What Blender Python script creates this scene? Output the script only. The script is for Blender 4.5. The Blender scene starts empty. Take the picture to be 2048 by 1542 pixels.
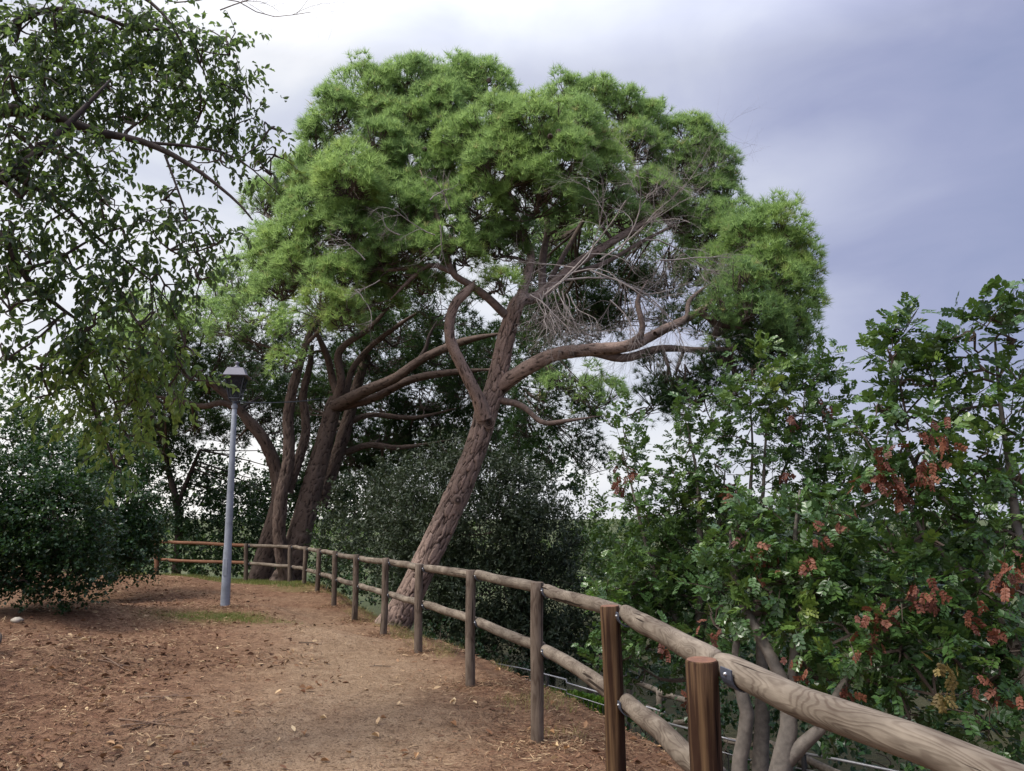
import bpy, math
import numpy as np
from mathutils import Matrix, Vector

R = math.radians
rng = np.random.default_rng(11)
SC = bpy.context.scene
COL = SC.collection

# ------------------------------------------------------------------ camera
EYE = 1.65
FPX = 1547.0
PITCH = math.atan(259 / FPX)
cd = bpy.data.cameras.new("camera")
cam = bpy.data.objects.new("camera", cd)
COL.objects.link(cam)
cam.location = (0, 0, EYE)
cam.rotation_euler = (math.pi / 2 + PITCH, 0, 0)
cd.sensor_width = 36
cd.lens = FPX / 2048 * 36
cd.clip_start = 0.05
cd.clip_end = 6000
SC.camera = cam

# ------------------------------------------------------------------ world, sun, exposure
SUN_EL, SUN_AZ = R(58), R(-62)          # azimuth measured from +Y towards +X
w = bpy.data.worlds.new("World")
SC.world = w
w.use_nodes = True
nt = w.node_tree
nt.nodes.clear()
N = nt.nodes.new
L = nt.links.new


def mth(tree, op, a, b=None, c=None, clamp=False):
    n = tree.nodes.new("ShaderNodeMath")
    n.operation = op
    n.use_clamp = clamp
    for i, v in enumerate((a, b, c)):
        if v is None:
            continue
        if isinstance(v, (int, float)):
            n.inputs[i].default_value = v
        else:
            tree.links.new(v, n.inputs[i])
    return n.outputs[0]


def ramp(tree, fac, stops, interp='LINEAR'):
    n = tree.nodes.new("ShaderNodeValToRGB")
    cr = n.color_ramp
    cr.interpolation = interp
    while len(cr.elements) < len(stops):
        cr.elements.new(0.5)
    for e, (p, c) in zip(cr.elements, stops):
        e.position = p
        e.color = (*c, 1) if len(c) == 3 else c
    if fac is not None:
        tree.links.new(fac, n.inputs[0])
    return n.outputs[0]


def noise(tree, vec, scale, detail=4, rough=0.55, dist=0.0, dims='3D', w_=None):
    n = tree.nodes.new("ShaderNodeTexNoise")
    n.noise_dimensions = dims
    n.inputs['Scale'].default_value = scale
    n.inputs['Detail'].default_value = detail
    n.inputs['Roughness'].default_value = rough
    n.inputs['Distortion'].default_value = dist
    if vec is not None:
        tree.links.new(vec, n.inputs['Vector'])
    if w_ is not None:
        tree.links.new(w_, n.inputs['W'])
    return n.outputs['Fac']


def mixc(tree, fac, a, b, mode='MIX'):
    n = tree.nodes.new("ShaderNodeMix")
    n.data_type = 'RGBA'
    n.blend_type = mode
    for s, v in ((n.inputs[0], fac), (n.inputs[6], a), (n.inputs[7], b)):
        if isinstance(v, (int, float)):
            s.default_value = v
        elif isinstance(v, tuple):
            s.default_value = (*v, 1)
        else:
            tree.links.new(v, s)
    return n.outputs[2]


def mapping(tree, vec, scale=(1, 1, 1), loc=(0, 0, 0)):
    n = tree.nodes.new("ShaderNodeMapping")
    n.inputs['Scale'].default_value = scale
    n.inputs['Location'].default_value = loc
    tree.links.new(vec, n.inputs['Vector'])
    return n.outputs[0]


sky = N("ShaderNodeTexSky")
sky.sky_type = 'NISHITA'
sky.sun_disc = False
sky.sun_elevation = SUN_EL
sky.sun_rotation = SUN_AZ
sky.air_density = 1.4
sky.dust_density = 2.0
bg1 = N("ShaderNodeBackground")
bg1.inputs['Strength'].default_value = 0.12
L(sky.outputs[0], bg1.inputs[0])
tc = N("ShaderNodeTexCoord")
sep = N("ShaderNodeSeparateXYZ")
L(tc.outputs['Generated'], sep.inputs[0])
X_, Y_, Z_ = sep.outputs
n1 = noise(nt, mapping(nt, tc.outputs['Generated'], (1.0, 1.0, 2.6), (3.1, 0.4, 1.0)), 1.7, 3, 0.45, 0.2)
n2 = noise(nt, mapping(nt, tc.outputs['Generated'], (1.0, 1.0, 2.2), (0.6, 2.4, 5.0)), 4.2, 5, 0.5, 0.5)
cl = mth(nt, 'ADD', mth(nt, 'MULTIPLY', n1, 0.55), mth(nt, 'MULTIPLY', n2, 0.42))
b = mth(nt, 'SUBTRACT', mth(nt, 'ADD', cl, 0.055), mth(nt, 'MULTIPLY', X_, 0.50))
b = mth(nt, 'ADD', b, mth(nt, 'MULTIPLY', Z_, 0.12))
# brighter band low over the horizon
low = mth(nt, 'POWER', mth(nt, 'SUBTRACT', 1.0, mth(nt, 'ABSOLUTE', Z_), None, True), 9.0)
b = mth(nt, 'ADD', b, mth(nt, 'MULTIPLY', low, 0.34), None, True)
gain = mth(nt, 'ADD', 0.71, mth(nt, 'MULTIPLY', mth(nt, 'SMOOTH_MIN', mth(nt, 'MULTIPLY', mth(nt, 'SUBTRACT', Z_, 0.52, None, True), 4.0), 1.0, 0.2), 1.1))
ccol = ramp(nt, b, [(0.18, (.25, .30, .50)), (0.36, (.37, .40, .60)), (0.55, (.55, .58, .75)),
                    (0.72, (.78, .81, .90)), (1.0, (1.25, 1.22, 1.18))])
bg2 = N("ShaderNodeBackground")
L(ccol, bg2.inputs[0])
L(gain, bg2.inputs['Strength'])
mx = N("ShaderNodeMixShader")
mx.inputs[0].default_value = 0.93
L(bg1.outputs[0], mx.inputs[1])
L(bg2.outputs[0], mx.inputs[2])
out = N("ShaderNodeOutputWorld")
L(mx.outputs[0], out.inputs[0])

sd = bpy.data.lights.new("sun", 'SUN')
sd.energy = 2.6
sd.angle = R(14)
sd.color = (1.0, 0.95, 0.87)
sun = bpy.data.objects.new("sun", sd)
COL.objects.link(sun)
sdir = Vector((math.sin(SUN_AZ) * math.cos(SUN_EL), -0.42 * math.cos(SUN_EL), math.sin(SUN_EL)))
sun.rotation_euler = sdir.to_track_quat('Z', 'Y').to_euler()
sky.sun_rotation = math.atan2(sdir.x, sdir.y)

SC.view_settings.view_transform = 'Standard'
SC.view_settings.look = 'None'
SC.view_settings.gamma = 1
SC.view_settings.use_curve_mapping = False
SC.view_settings.exposure = 0.50
SC.render.engine = 'CYCLES'
cy = SC.cycles
cy.max_bounces = 6
cy.diffuse_bounces = 4
cy.glossy_bounces = 2
cy.transmission_bounces = 4
cy.transparent_max_bounces = 6
cy.use_denoising = True
cy.caustics_reflective = False
cy.caustics_refractive = False

# ------------------------------------------------------------------ helpers
FW = {}


def P(px, py, Y):
    """photo pixel + forward distance in metres -> world point"""
    u, v = px - 1024, 771 - py
    y = FPX * math.cos(PITCH) - v * math.sin(PITCH)
    z = FPX * math.sin(PITCH) + v * math.cos(PITCH)
    return np.array((u * Y / y, Y, EYE + z * Y / y))


def M_(px, Y):
    return px * Y / FPX


def make_mesh(name, V, F, tint=None, attrs=None, smooth=False):
    """V (n,3); F list of int arrays (m,k)"""
    me = bpy.data.meshes.new(name)
    V = np.ascontiguousarray(V, dtype=np.float32)
    me.vertices.add(len(V))
    me.vertices.foreach_set("co", V.ravel())
    loops = np.concatenate([f.ravel() for f in F]).astype(np.int32)
    tot = np.concatenate([np.full(len(f), f.shape[1], np.int32) for f in F])
    start = np.concatenate([[0], np.cumsum(tot)[:-1]]).astype(np.int32)
    me.loops.add(len(loops))
    me.loops.foreach_set("vertex_index", loops)
    me.polygons.add(len(tot))
    me.polygons.foreach_set("loop_start", start)
    me.polygons.foreach_set("loop_total", tot)
    me.polygons.foreach_set("use_smooth", np.full(len(tot), bool(smooth)))
    A = dict(attrs or {})
    if tint is not None:
        A['tint'] = tint
    for k, a in A.items():
        at = me.attributes.new(k, 'FLOAT', 'POINT')
        at.data.foreach_set("value", np.ascontiguousarray(a, dtype=np.float32))
    me.update(calc_edges=True)
    me.validate()
    return me


class MB:
    def __init__(s):
        s.V, s.F, s.T, s.n, s.E = [], [], [], 0, {}

    def add(s, V, F, tint=0.5, **ex):
        V = np.asarray(V, dtype=np.float64)
        if not isinstance(F, list):
            F = [F]
        for f in F:
            s.F.append(np.asarray(f) + s.n)
        s.V.append(V)
        s.T.append(np.full(len(V), tint) if np.isscalar(tint) else np.asarray(tint))
        for k, v in ex.items():
            s.E.setdefault(k, []).append(v)
        s.n += len(V)

    def mesh(s, name, off=(0, 0, 0), smooth=False):
        V = np.concatenate(s.V) - np.asarray(off)
        byk = {}
        for f in s.F:
            byk.setdefault(f.shape[1], []).append(f)
        F = [np.concatenate(v) for v in byk.values()]
        at = {k: np.concatenate(v) for k, v in s.E.items() if sum(map(len, v)) == len(V)}
        return make_mesh(name, V, F, np.concatenate(s.T), at, smooth)


def setp(o, label=None, cat=None, group=None, kind=None):
    if label: o['label'] = label
    if cat: o['category'] = cat
    if group: o['group'] = group
    if kind: o['kind'] = kind
    return o


def thing(name, loc, label, cat, group=None):
    o = bpy.data.objects.new(name, None)
    o.empty_display_size = 0.2
    COL.objects.link(o)
    o.location = loc
    FW[o] = Matrix.Translation(Vector(loc))
    return setp(o, label, cat, group)


def link(name, me, mat, parent=None, M=None, kind=None, label=None):
    """link mesh as object; M is its world matrix (default: parent's)"""
    o = bpy.data.objects.new(name, me)
    COL.objects.link(o)
    if mat is not None and not me.materials:
        me.materials.append(mat)
    PW = FW[parent] if parent is not None else Matrix.Identity(4)
    if M is None:
        M = PW.copy()
    if parent is not None:
        o.parent = parent
    o.matrix_basis = PW.inverted() @ M
    FW[o] = M
    if kind: o['kind'] = kind
    if label: o['label'] = label
    return o


def part(name, mb, mat, parent=None, smooth=False, kind=None, label=None):
    off = FW[parent].translation if parent is not None else (0, 0, 0)
    if parent is not None:
        M = Matrix.Translation(Vector(off))
    else:
        M = None
    return link(name, mb.mesh(name, off, smooth), mat, parent, M, kind, label)


def nrm(a):
    a = np.asarray(a, dtype=np.float64)
    return a / (np.linalg.norm(a, axis=-1, keepdims=True) + 1e-12)


def spline(pts, n):
    """Catmull-Rom through rows (any width), resampled evenly"""
    p = np.asarray(pts, dtype=np.float64)
    q = np.vstack([2 * p[0] - p[1], p, 2 * p[-1] - p[-2]])
    outp = []
    K = 24
    for i in range(1, len(q) - 2):
        t = np.linspace(0, 1, K, endpoint=False)[:, None]
        a, b_, c, d = q[i - 1], q[i], q[i + 1], q[i + 2]
        outp.append(0.5 * ((2 * b_) + (-a + c) * t + (2 * a - 5 * b_ + 4 * c - d) * t ** 2 + (-a + 3 * b_ - 3 * c + d) * t ** 3))
    o = np.vstack(outp + [p[-1:]])
    s = np.concatenate([[0], np.cumsum(np.linalg.norm(np.diff(o[:, :3], axis=0), axis=1))])
    tt = np.linspace(0, s[-1], n)
    return np.stack([np.interp(tt, s, o[:, k]) for k in range(o.shape[1])], 1)


def tube_verts(C, rad, sides):
    """C (n,3), rad (n,) -> verts (n*sides,3), normals, theta, s, faces"""
    C = np.asarray(C, float)
    n = len(C)
    T = nrm(np.gradient(C, axis=0))
    ref = np.array((0, 0, 1.0)) if abs(T[0][2]) < 0.9 else np.array((1.0, 0, 0))
    U = np.zeros_like(C)
    u = nrm(np.cross(T[0], ref))
    for i in range(n):
        u = nrm(u - T[i] * np.dot(u, T[i]))
        U[i] = u
    W = np.cross(T, U)
    th = np.linspace(0, 2 * np.pi, sides, endpoint=False)
    D = U[:, None, :] * np.cos(th)[None, :, None] + W[:, None, :] * np.sin(th)[None, :, None]
    V = C[:, None, :] + D * np.asarray(rad)[:, None, None]
    i = np.arange(n - 1)[:, None] * sides
    j = np.arange(sides)[None, :]
    j2 = (j + 1) % sides
    F = np.stack([i + j, i + j2, i + sides + j2, i + sides + j], -1).reshape(-1, 4)
    s = np.concatenate([[0], np.cumsum(np.linalg.norm(np.diff(C, axis=0), axis=1))])
    return V.reshape(-1, 3), D.reshape(-1, 3), th, s, F


def tube(mb, C, rad, sides=8, tint=0.5, cap=True, **ex):
    C = np.asarray(C, float)
    rad = np.broadcast_to(np.asarray(rad, float), (len(C),))
    V, D, th, s, F = tube_verts(C, rad, sides)
    F = [F]
    if cap:
        n = len(C)
        F += [np.arange(sides)[::-1][None, :], (np.arange(sides) + (n - 1) * sides)[None, :]]
    mb.add(V, F, tint, **{k: np.full(len(V), v) for k, v in ex.items()})


def sticks(mb, P0, P1, r0, r1, sides=3, tint=0.5):
    """many straight prisms at once"""
    P0, P1 = np.asarray(P0, float), np.asarray(P1, float)
    n = len(P0)
    if n == 0:
        return
    T = nrm(P1 - P0)
    ref = np.where(np.abs(T[:, 2:3]) < 0.9, np.array([[0, 0, 1.0]]), np.array([[1.0, 0, 0]]))
    U = nrm(np.cross(T, ref))
    W = np.cross(T, U)
    th = np.linspace(0, 2 * np.pi, sides, endpoint=False)
    D = U[:, None] * np.cos(th)[None, :, None] + W[:, None] * np.sin(th)[None, :, None]
    r0 = np.broadcast_to(np.asarray(r0, float), (n,))[:, None, None]
    r1 = np.broadcast_to(np.asarray(r1, float), (n,))[:, None, None]
    V = np.concatenate([P0[:, None] + D * r0, P1[:, None] + D * r1], 1).reshape(-1, 3)
    b0 = np.arange(n)[:, None] * (2 * sides)
    j = np.arange(sides)[None]
    j2 = (j + 1) % sides
    F = np.stack([b0 + j, b0 + j2, b0 + sides + j2, b0 + sides + j], -1).reshape(-1, 4)
    t = np.repeat(np.broadcast_to(tint, (n,)), 2 * sides)
    mb.add(V, F, t)


def bez_sticks(mb, P0, P1, P2, r0, r1, seg=3, tint=0.5, sides=3):
    P0, P1, P2 = (np.asarray(a, float) for a in (P0, P1, P2))
    r0 = np.broadcast_to(np.asarray(r0, float), (len(P0),))
    r1 = np.broadcast_to(np.asarray(r1, float), (len(P0),))
    prev = P0
    for k in range(1, seg + 1):
        t = k / seg
        q = (1 - t) ** 2 * P0 + 2 * t * (1 - t) * P1 + t * t * P2
        ta = (k - 1) / seg
        sticks(mb, prev, q, r0 + (r1 - r0) * ta, r0 + (r1 - r0) * t, sides, tint)
        prev = q


def frames(Z, roll=None, up=None):
    """rotation matrices whose columns are x,y,z with z=Z"""
    Z = nrm(Z)
    n = len(Z)
    if up is None:
        a = nrm(rng.normal(size=(n, 3)))
    else:
        a = np.broadcast_to(up, (n, 3)) + rng.normal(size=(n, 3)) * 0.001
    X = nrm(np.cross(a, Z))
    Y = np.cross(Z, X)
    if roll is not None:
        c, s = np.cos(roll)[:, None], np.sin(roll)[:, None]
        X, Y = X * c + Y * s, -X * s + Y * c
    return np.stack([X, Y, Z], -1)


def inst(mb, tV, tF, pos, Rm, scale, tint):
    """bake template tV/tF at n transforms"""
    n = len(pos)
    if n == 0:
        return
    sc = np.broadcast_to(np.asarray(scale, float), (n,))
    V = np.einsum('nij,kj->nki', Rm * sc[:, None, None], tV) + pos[:, None]
    k = len(tV)
    F = [(f[None] + (np.arange(n) * k)[:, None, None]).reshape(-1, f.shape[1]) for f in (tF if isinstance(tF, list) else [tF])]
    mb.add(V.reshape(-1, 3), F, np.repeat(np.broadcast_to(tint, (n,)), k))


# --- noise in numpy
def _h(ix, iy, seed):
    n = (ix * 374761393 + iy * 668265263 + seed * 974634777) & 0x7fffffff
    n = ((n ^ (n >> 13)) * 1274126177) & 0x7fffffff
    return ((n ^ (n >> 16)) & 0xffff) / 65535.0


def vnoise(x, y, seed=0):
    ix, iy = np.floor(x).astype(np.int64), np.floor(y).astype(np.int64)
    fx, fy = x - ix, y - iy
    fx, fy = fx * fx * (3 - 2 * fx), fy * fy * (3 - 2 * fy)
    a, b_, c, d = _h(ix, iy, seed), _h(ix + 1, iy, seed), _h(ix, iy + 1, seed), _h(ix + 1, iy + 1, seed)
    return (a * (1 - fx) + b_ * fx) * (1 - fy) + (c * (1 - fx) + d * fx) * fy


def fbm(x, y, seed=0, oct=4):
    s, a = 0, 0.5
    for o in range(oct):
        s = s + a * (vnoise(x * 2 ** o, y * 2 ** o, seed + o) - 0.5)
        a *= 0.5
    return s


def worley(p, seed=0):
    """F1, F2, cell random for (n,3) points"""
    ip = np.floor(p).astype(np.int64)
    F1 = np.full(len(p), 9.0)
    F2 = np.full(len(p), 9.0)
    cid = np.zeros(len(p))
    for dx in (-1, 0, 1):
        for dy in (-1, 0, 1):
            for dz in (-1, 0, 1):
                c = ip + (dx, dy, dz)
                k = c[:, 0] * 131 + c[:, 2] * 7919
                o = np.stack([_h(k, c[:, 1], seed + s) for s in (1, 2, 3)], 1)
                d = np.linalg.norm(c + o - p, axis=1)
                r = _h(k, c[:, 1], seed + 9)
                new = d < F1
                F2 = np.where(new, F1, np.minimum(F2, d))
                cid = np.where(new, r, cid)
                F1 = np.where(new, d, F1)
    return F1, F2, cid


# ------------------------------------------------------------------ materials
def new_mat(name):
    m = bpy.data.materials.new(name)
    m.use_nodes = True
    t = m.node_tree
    t.nodes.clear()
    o = t.nodes.new("ShaderNodeOutputMaterial")
    p = t.nodes.new("ShaderNodeBsdfPrincipled")
    t.links.new(p.outputs[0], o.inputs[0])
    return m, t, p, o


def attr(t, name):
    n = t.nodes.new("ShaderNodeAttribute")
    n.attribute_name = name
    return n.outputs['Fac']


def bump(t, h, strength, dist, p):
    n = t.nodes.new("ShaderNodeBump")
    n.inputs['Strength'].default_value = strength
    n.inputs['Distance'].default_value = dist
    t.links.new(h, n.inputs['Height'])
    t.links.new(n.outputs[0], p.inputs['Normal'])


def leaf_mat(name, stops, rough=0.5, trans=0.3, tcol=(.16, .26, .04), spec=0.4, patch=None, obj_rand=False, nz_amt=.7):
    m, t, p, o = new_mat(name)
    g = t.nodes.new("ShaderNodeNewGeometry")
    if obj_rand:
        oi = t.nodes.new("ShaderNodeObjectInfo")
        f = oi.outputs['Random']
    else:
        f = attr(t, 'tint')
    nz = noise(t, g.outputs['Position'], 1.3, 2, 0.5)
    f2 = mth(t, 'ADD', f, mth(t, 'MULTIPLY', mth(t, 'SUBTRACT', nz, 0.5), nz_amt), None, True)
    c = ramp(t, f2, stops)
    t.links.new(c, p.inputs['Base Color'])
    p.inputs['Roughness'].default_value = rough
    p.inputs['Specular IOR Level'].default_value = spec
    tr = t.nodes.new("ShaderNodeBsdfTranslucent")
    t.links.new(mixc(t, 0.5, c, tcol), tr.inputs[0])
    ms = t.nodes.new("ShaderNodeMixShader")
    ms.inputs[0].default_value = trans
    t.links.new(p.outputs[0], ms.inputs[1])
    t.links.new(tr.outputs[0], ms.inputs[2])
    t.links.new(ms.outputs[0], o.inputs[0])
    return m


def simple(name, col, rough=0.6, metal=0.0, var=0.15, scale=8, bmp=0.0):
    m, t, p, o = new_mat(name)
    tcn = t.nodes.new("ShaderNodeTexCoord")
    nz = noise(t, tcn.outputs['Object'], scale, 5, 0.6)
    lo = tuple(c * (1 - var) for c in col)
    hi = tuple(min(1, c * (1 + var)) for c in col)
    t.links.new(ramp(t, nz, [(0.3, lo), (0.7, hi)]), p.inputs['Base Color'])
    p.inputs['Roughness'].default_value = rough
    p.inputs['Metallic'].default_value = metal
    if bmp:
        bump(t, nz, bmp, 0.01, p)
    return m


def bark_mat(name, plate, plate2, crack, sc=1.0):
    m, t, p, o = new_mat(name)
    g = t.nodes.new("ShaderNodeNewGeometry")
    pos = g.outputs['Position']
    ck = attr(t, 'crack')
    cid = attr(t, 'tint')
    nz = noise(t, pos, 3.0, 5, 0.6)
    nf = noise(t, pos, 45.0, 4, 0.6)
    c = mixc(t, ramp(t, nz, [(0.35, (0, 0, 0)), (0.65, (1, 1, 1))]), plate, plate2)
    c = mixc(t, mth(t, 'MULTIPLY', cid, 0.45), c, (plate2[0] * 1.5, plate2[1] * 1.5, plate2[2] * 1.55))
    c = mixc(t, ramp(t, nf, [(0.35, (0, 0, 0)), (0.75, (.5, .5, .5))]), c, (crack[0] * 1.6, crack[1] * 1.6, crack[2] * 1.6))
    c = mixc(t, ramp(t, ck, [(0.05, (1, 1, 1)), (0.5, (0, 0, 0))]), c, crack)
    t.links.new(c, p.inputs['Base Color'])
    p.inputs['Roughness'].default_value = 0.9
    p.inputs['Specular IOR Level'].default_value = 0.15
    bump(t, nf, 0.5, 0.012, p)
    return m


def wood_mat(name, light, dark, ring, rough=0.75, warm=None, k=34.0):
    """machined pole: growth rings of a solid trunk cut by the surface -> wavy contour grain"""
    m, t, p, o = new_mat(name)
    tcn = t.nodes.new("ShaderNodeTexCoord")
    oi = t.nodes.new("ShaderNodeObjectInfo")
    wv = mth(t, 'MULTIPLY', oi.outputs['Random'], 40.0)
    co = tcn.outputs['Object']
    big = noise(t, mapping(t, co, (9, 9, 1.7)), 1.0, 2, 0.5, 0.3, '4D', wv)
    fine = noise(t, mapping(t, co, (60, 60, 5)), 1.0, 4, 0.6, 0.0, '4D', wv)
    blot = noise(t, mapping(t, co, (10, 10, 4)), 1.0, 4, 0.6, 0.0, '4D', wv)
    rg = mth(t, 'SINE', mth(t, 'MULTIPLY', mth(t, 'ADD', big, mth(t, 'MULTIPLY', fine, 0.03)), k * 3.2))
    rg = mth(t, 'MULTIPLY', mth(t, 'ADD', rg, 1.0), 0.5)
    lines = mth(t, 'MULTIPLY', ramp(t, rg, [(0.5, (0, 0, 0)), (0.95, (1, 1, 1))]), ramp(t, blot, [(0.35, (.2, .2, .2)), (0.65, (1, 1, 1))]))
    c = mixc(t, ramp(t, blot, [(0.3, (0, 0, 0)), (0.7, (1, 1, 1))]), light, dark)
    c = mixc(t, mth(t, 'MULTIPLY', lines, 0.8), c, ring)
    if warm:
        wn = noise(t, mapping(t, co, (42, 42, 1.1)), 1.0, 4, 0.6, 0.0, '4D', wv)
        c = mixc(t, ramp(t, wn, [(0.46, (0, 0, 0)), (0.68, (1, 1, 1))]), c, warm)
    # drying checks
    chk = noise(t, mapping(t, co, (46, 46, 1.3)), 1.0, 2, 0.5, 0.0, '4D', wv)
    cl_ = ramp(t, chk, [(0.335, (1, 1, 1)), (0.365, (0, 0, 0))])
    c = mixc(t, cl_, c, (ring[0] * .35, ring[1] * .35, ring[2] * .35))
    c = mixc(t, 0.35, c, ramp(t, fine, [(0.3, (.35, .35, .35)), (0.7, (1, 1, 1))]), 'MULTIPLY')
    t.links.new(c, p.inputs['Base Color'])
    p.inputs['Roughness'].default_value = rough
    p.inputs['Specular IOR Level'].default_value = 0.12
    hh = mth(t, 'SUBTRACT', mth(t, 'ADD', mth(t, 'MULTIPLY', fine, 0.5), mth(t, 'MULTIPLY', rg, 0.12)), cl_)
    bump(t, hh, 0.8, 0.005, p)
    return m


MAT = {}
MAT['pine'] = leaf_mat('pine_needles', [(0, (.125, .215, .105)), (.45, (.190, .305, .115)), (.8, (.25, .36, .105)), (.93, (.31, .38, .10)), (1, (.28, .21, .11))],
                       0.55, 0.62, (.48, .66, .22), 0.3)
MAT['pine_shaded'] = leaf_mat('shaded_pine_needles', [(0, (.018, .042, .018)), (.5, (.038, .085, .025)), (1, (.08, .14, .03))],
                            0.55, 0.3, (.12, .22, .03), 0.3)  # darker copy of the needles, shade under the crowns painted in
MAT['olive'] = leaf_mat('olive_leaves', [(0, (.020, .034, .017)), (.5, (.038, .056, .030)), (1, (.085, .11, .062))], 0.5, 0.2, (.1, .14, .05))
MAT['hedge'] = leaf_mat('hedge_leaves', [(0, (.010, .030, .012)), (.5, (.024, .062, .022)), (1, (.055, .115, .030))], 0.4, 0.22, (.1, .2, .03))
MAT['carob'] = leaf_mat('carob_leaves', [(0, (.030, .065, .024)), (.5, (.068, .135, .038)), (.8, (.13, .205, .050)), (1, (.20, .25, .055))],
                        0.32, 0.25, (.16, .26, .03), 0.5)
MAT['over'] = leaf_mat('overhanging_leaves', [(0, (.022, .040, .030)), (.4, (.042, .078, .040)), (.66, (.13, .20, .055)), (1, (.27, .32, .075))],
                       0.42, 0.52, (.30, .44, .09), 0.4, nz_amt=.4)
MAT['carob_o'] = leaf_mat('carob_leaves_single', [(0, (.030, .065, .024)), (.5, (.060, .125, .032)), (1, (.12, .19, .035))], 0.32, 0.25, (.16, .26, .03), 0.5, obj_rand=True)
MAT['over_o'] = leaf_mat('overhanging_leaves_single', [(0, (.020, .038, .022)), (.6, (.04, .078, .026)), (1, (.12, .15, .028))], 0.42, 0.32, (.18, .30, .03), 0.4, obj_rand=True)
MAT['lime'] = leaf_mat('bright_leaves', [(0, (.05, .12, .015)), (.6, (.11, .24, .03)), (1, (.22, .34, .05))], 0.45, 0.35, (.25, .4, .04))
MAT['far'] = leaf_mat('far_leaves', [(0, (.030, .060, .020)), (.6, (.075, .12, .035)), (1, (.17, .19, .07))], 0.6, 0.3, (.2, .3, .06))
MAT['red'] = leaf_mat('withered_red_leaves', [(0, (.065, .022, .016)), (.5, (.14, .045, .028)), (1, (.22, .085, .048))], 0.6, 0.15, (.3, .08, .04))
MAT['straw'] = leaf_mat('withered_yellow_leaves', [(0, (.12, .085, .03)), (1, (.25, .19, .07))], 0.6, 0.3, (.4, .3, .08))
MAT['grass'] = leaf_mat('grass_blades', [(0, (.09, .11, .03)), (.5, (.14, .18, .04)), (1, (.36, .30, .12))], 0.6, 0.3, (.25, .3, .06))
MAT['litter'] = leaf_mat('needle_litter', [(0, (.03, .015, .011)), (.30, (.12, .055, .032)), (.65, (.22, .125, .072)), (1, (.44, .32, .19))], 0.75, 0.05, (.4, .25, .1), 0.2)
MAT['dry_leaf'] = leaf_mat('dry_leaf', [(0, (.15, .06, .03)), (.4, (.38, .22, .11)), (1, (.62, .47, .28))], 0.65, 0.1, (.5, .3, .1), 0.3, obj_rand=True)
MAT['bark'] = bark_mat('pine_bark', (.175, .128, .108), (.31, .225, .185), (.022, .015, .013))
MAT['bark_grey'] = bark_mat('grey_pine_bark', (.085, .060, .050), (.125, .092, .076), (.028, .02, .017))
MAT['limb'] = simple('limb_bark', (.125, .088, .074), 0.9, 0, 0.45, 14, 0.6)
MAT['limb_dark'] = simple('dark_limb_bark', (.055, .040, .036), 0.9, 0, 0.4, 14, 0.6)
MAT['twig'] = simple('twig_bark', (.07, .05, .04), 0.9)
MAT['dead'] = simple('dead_grey_wood', (.27, .235, .225), 0.85, 0, 0.3, 6)
MAT['stick'] = simple('brown_dead_stick', (.20, .13, .09), 0.9)
MAT['smooth_bark'] = simple('smooth_grey_bark', (.115, .098, .085), 0.75, 0, 0.4, 16, 0.6)
MAT['rail'] = wood_mat('weathered_pole', (.27, .225, .18), (.088, .068, .054), (.075, .052, .040), k=56)
MAT['post'] = wood_mat('weathered_post', (.19, .148, .118), (.10, .075, .060), (.06, .04, .03), k=20)
MAT['post_new'] = wood_mat('treated_brown_post', (.045, .023, .014), (.026, .013, .009), (.03, .013, .008), 0.85, (.15, .090, .048), k=14)
MAT['endgrain'] = simple('sawn_end_grain', (.16, .072, .042), 0.7, 0, 0.3, 30, 0.3)
MAT['orange'] = wood_mat('orange_pole', (.25, .135, .085), (.20, .10, .06), (.18, .07, .04))
MAT['metal'] = simple('galvanised_bracket', (.07, .08, .11), 0.5, 0.3, 0.2, 20)
MAT['bolt'] = simple('bright_bolt', (.6, .6, .62), 0.25, 0.9)
MAT['pole'] = simple('grey_blue_painted_steel', (.22, .24, .285), 0.55, 0.0, 0.3, 5, 0.1)
MAT['lantern'] = simple('dark_painted_metal', (.05, .055, .07), 0.45, 0.2)
MAT['lroof'] = simple('grey_lantern_roof', (.17, .165, .21), 0.5, 0.1)
MAT['railing'] = simple('light_metal_railing', (.24, .24, .26), 0.45, 0.4)
MAT['railing_dark'] = simple('dark_baluster', (.05, .05, .055), 0.5, 0.3)
MAT['woodgrey'] = simple('grey_rustic_wood', (.17, .14, .115), 0.8, 0, 0.35, 20, 0.3)
MAT['stone'] = simple('pale_stone', (.33, .29, .24), 0.85, 0, 0.25, 12, 0.4)

g_, t_, p_, o_ = new_mat('lantern_glass')
p_.inputs['Base Color'].default_value = (.03, .035, .045, 1)
p_.inputs['Roughness'].default_value = 0.25
p_.inputs['Specular IOR Level'].default_value = 0.25
p_.inputs['Alpha'].default_value = 0.5
MAT['glass'] = g_

# ground material
m, t, p, o = new_mat('ground_soil')
g = t.nodes.new("ShaderNodeNewGeometry")
pos = g.outputs['Position']
a_path, a_dark, a_green, a_far = (attr(t, k) for k in ('path', 'humus', 'green', 'far'))
nb = noise(t, pos, 1.1, 5, 0.6, 0.3)
nm = noise(t, pos, 7.0, 6, 0.65, 0.2)
nf = noise(t, pos, 60.0, 5, 0.7)
nl = noise(t, mapping(t, pos, (1, 1, 1)), 24.0, 3, 0.7, 1.4)
red = ramp(t, nm, [(0.25, (.095, .047, .030)), (0.5, (.200, .110, .068)), (0.72, (.30, .185, .115))])
sand = ramp(t, nm, [(0.25, (.22, .142, .088)), (0.55, (.32, .22, .142)), (0.8, (.37, .27, .18))])
hum = ramp(t, nm, [(0.25, (.050, .027, .019)), (0.55, (.14, .075, .048)), (0.8, (.24, .145, .095))])
pf = mth(t, 'ADD', a_path, mth(t, 'MULTIPLY', mth(t, 'SUBTRACT', nb, 0.5), 1.3), None, True)
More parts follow.
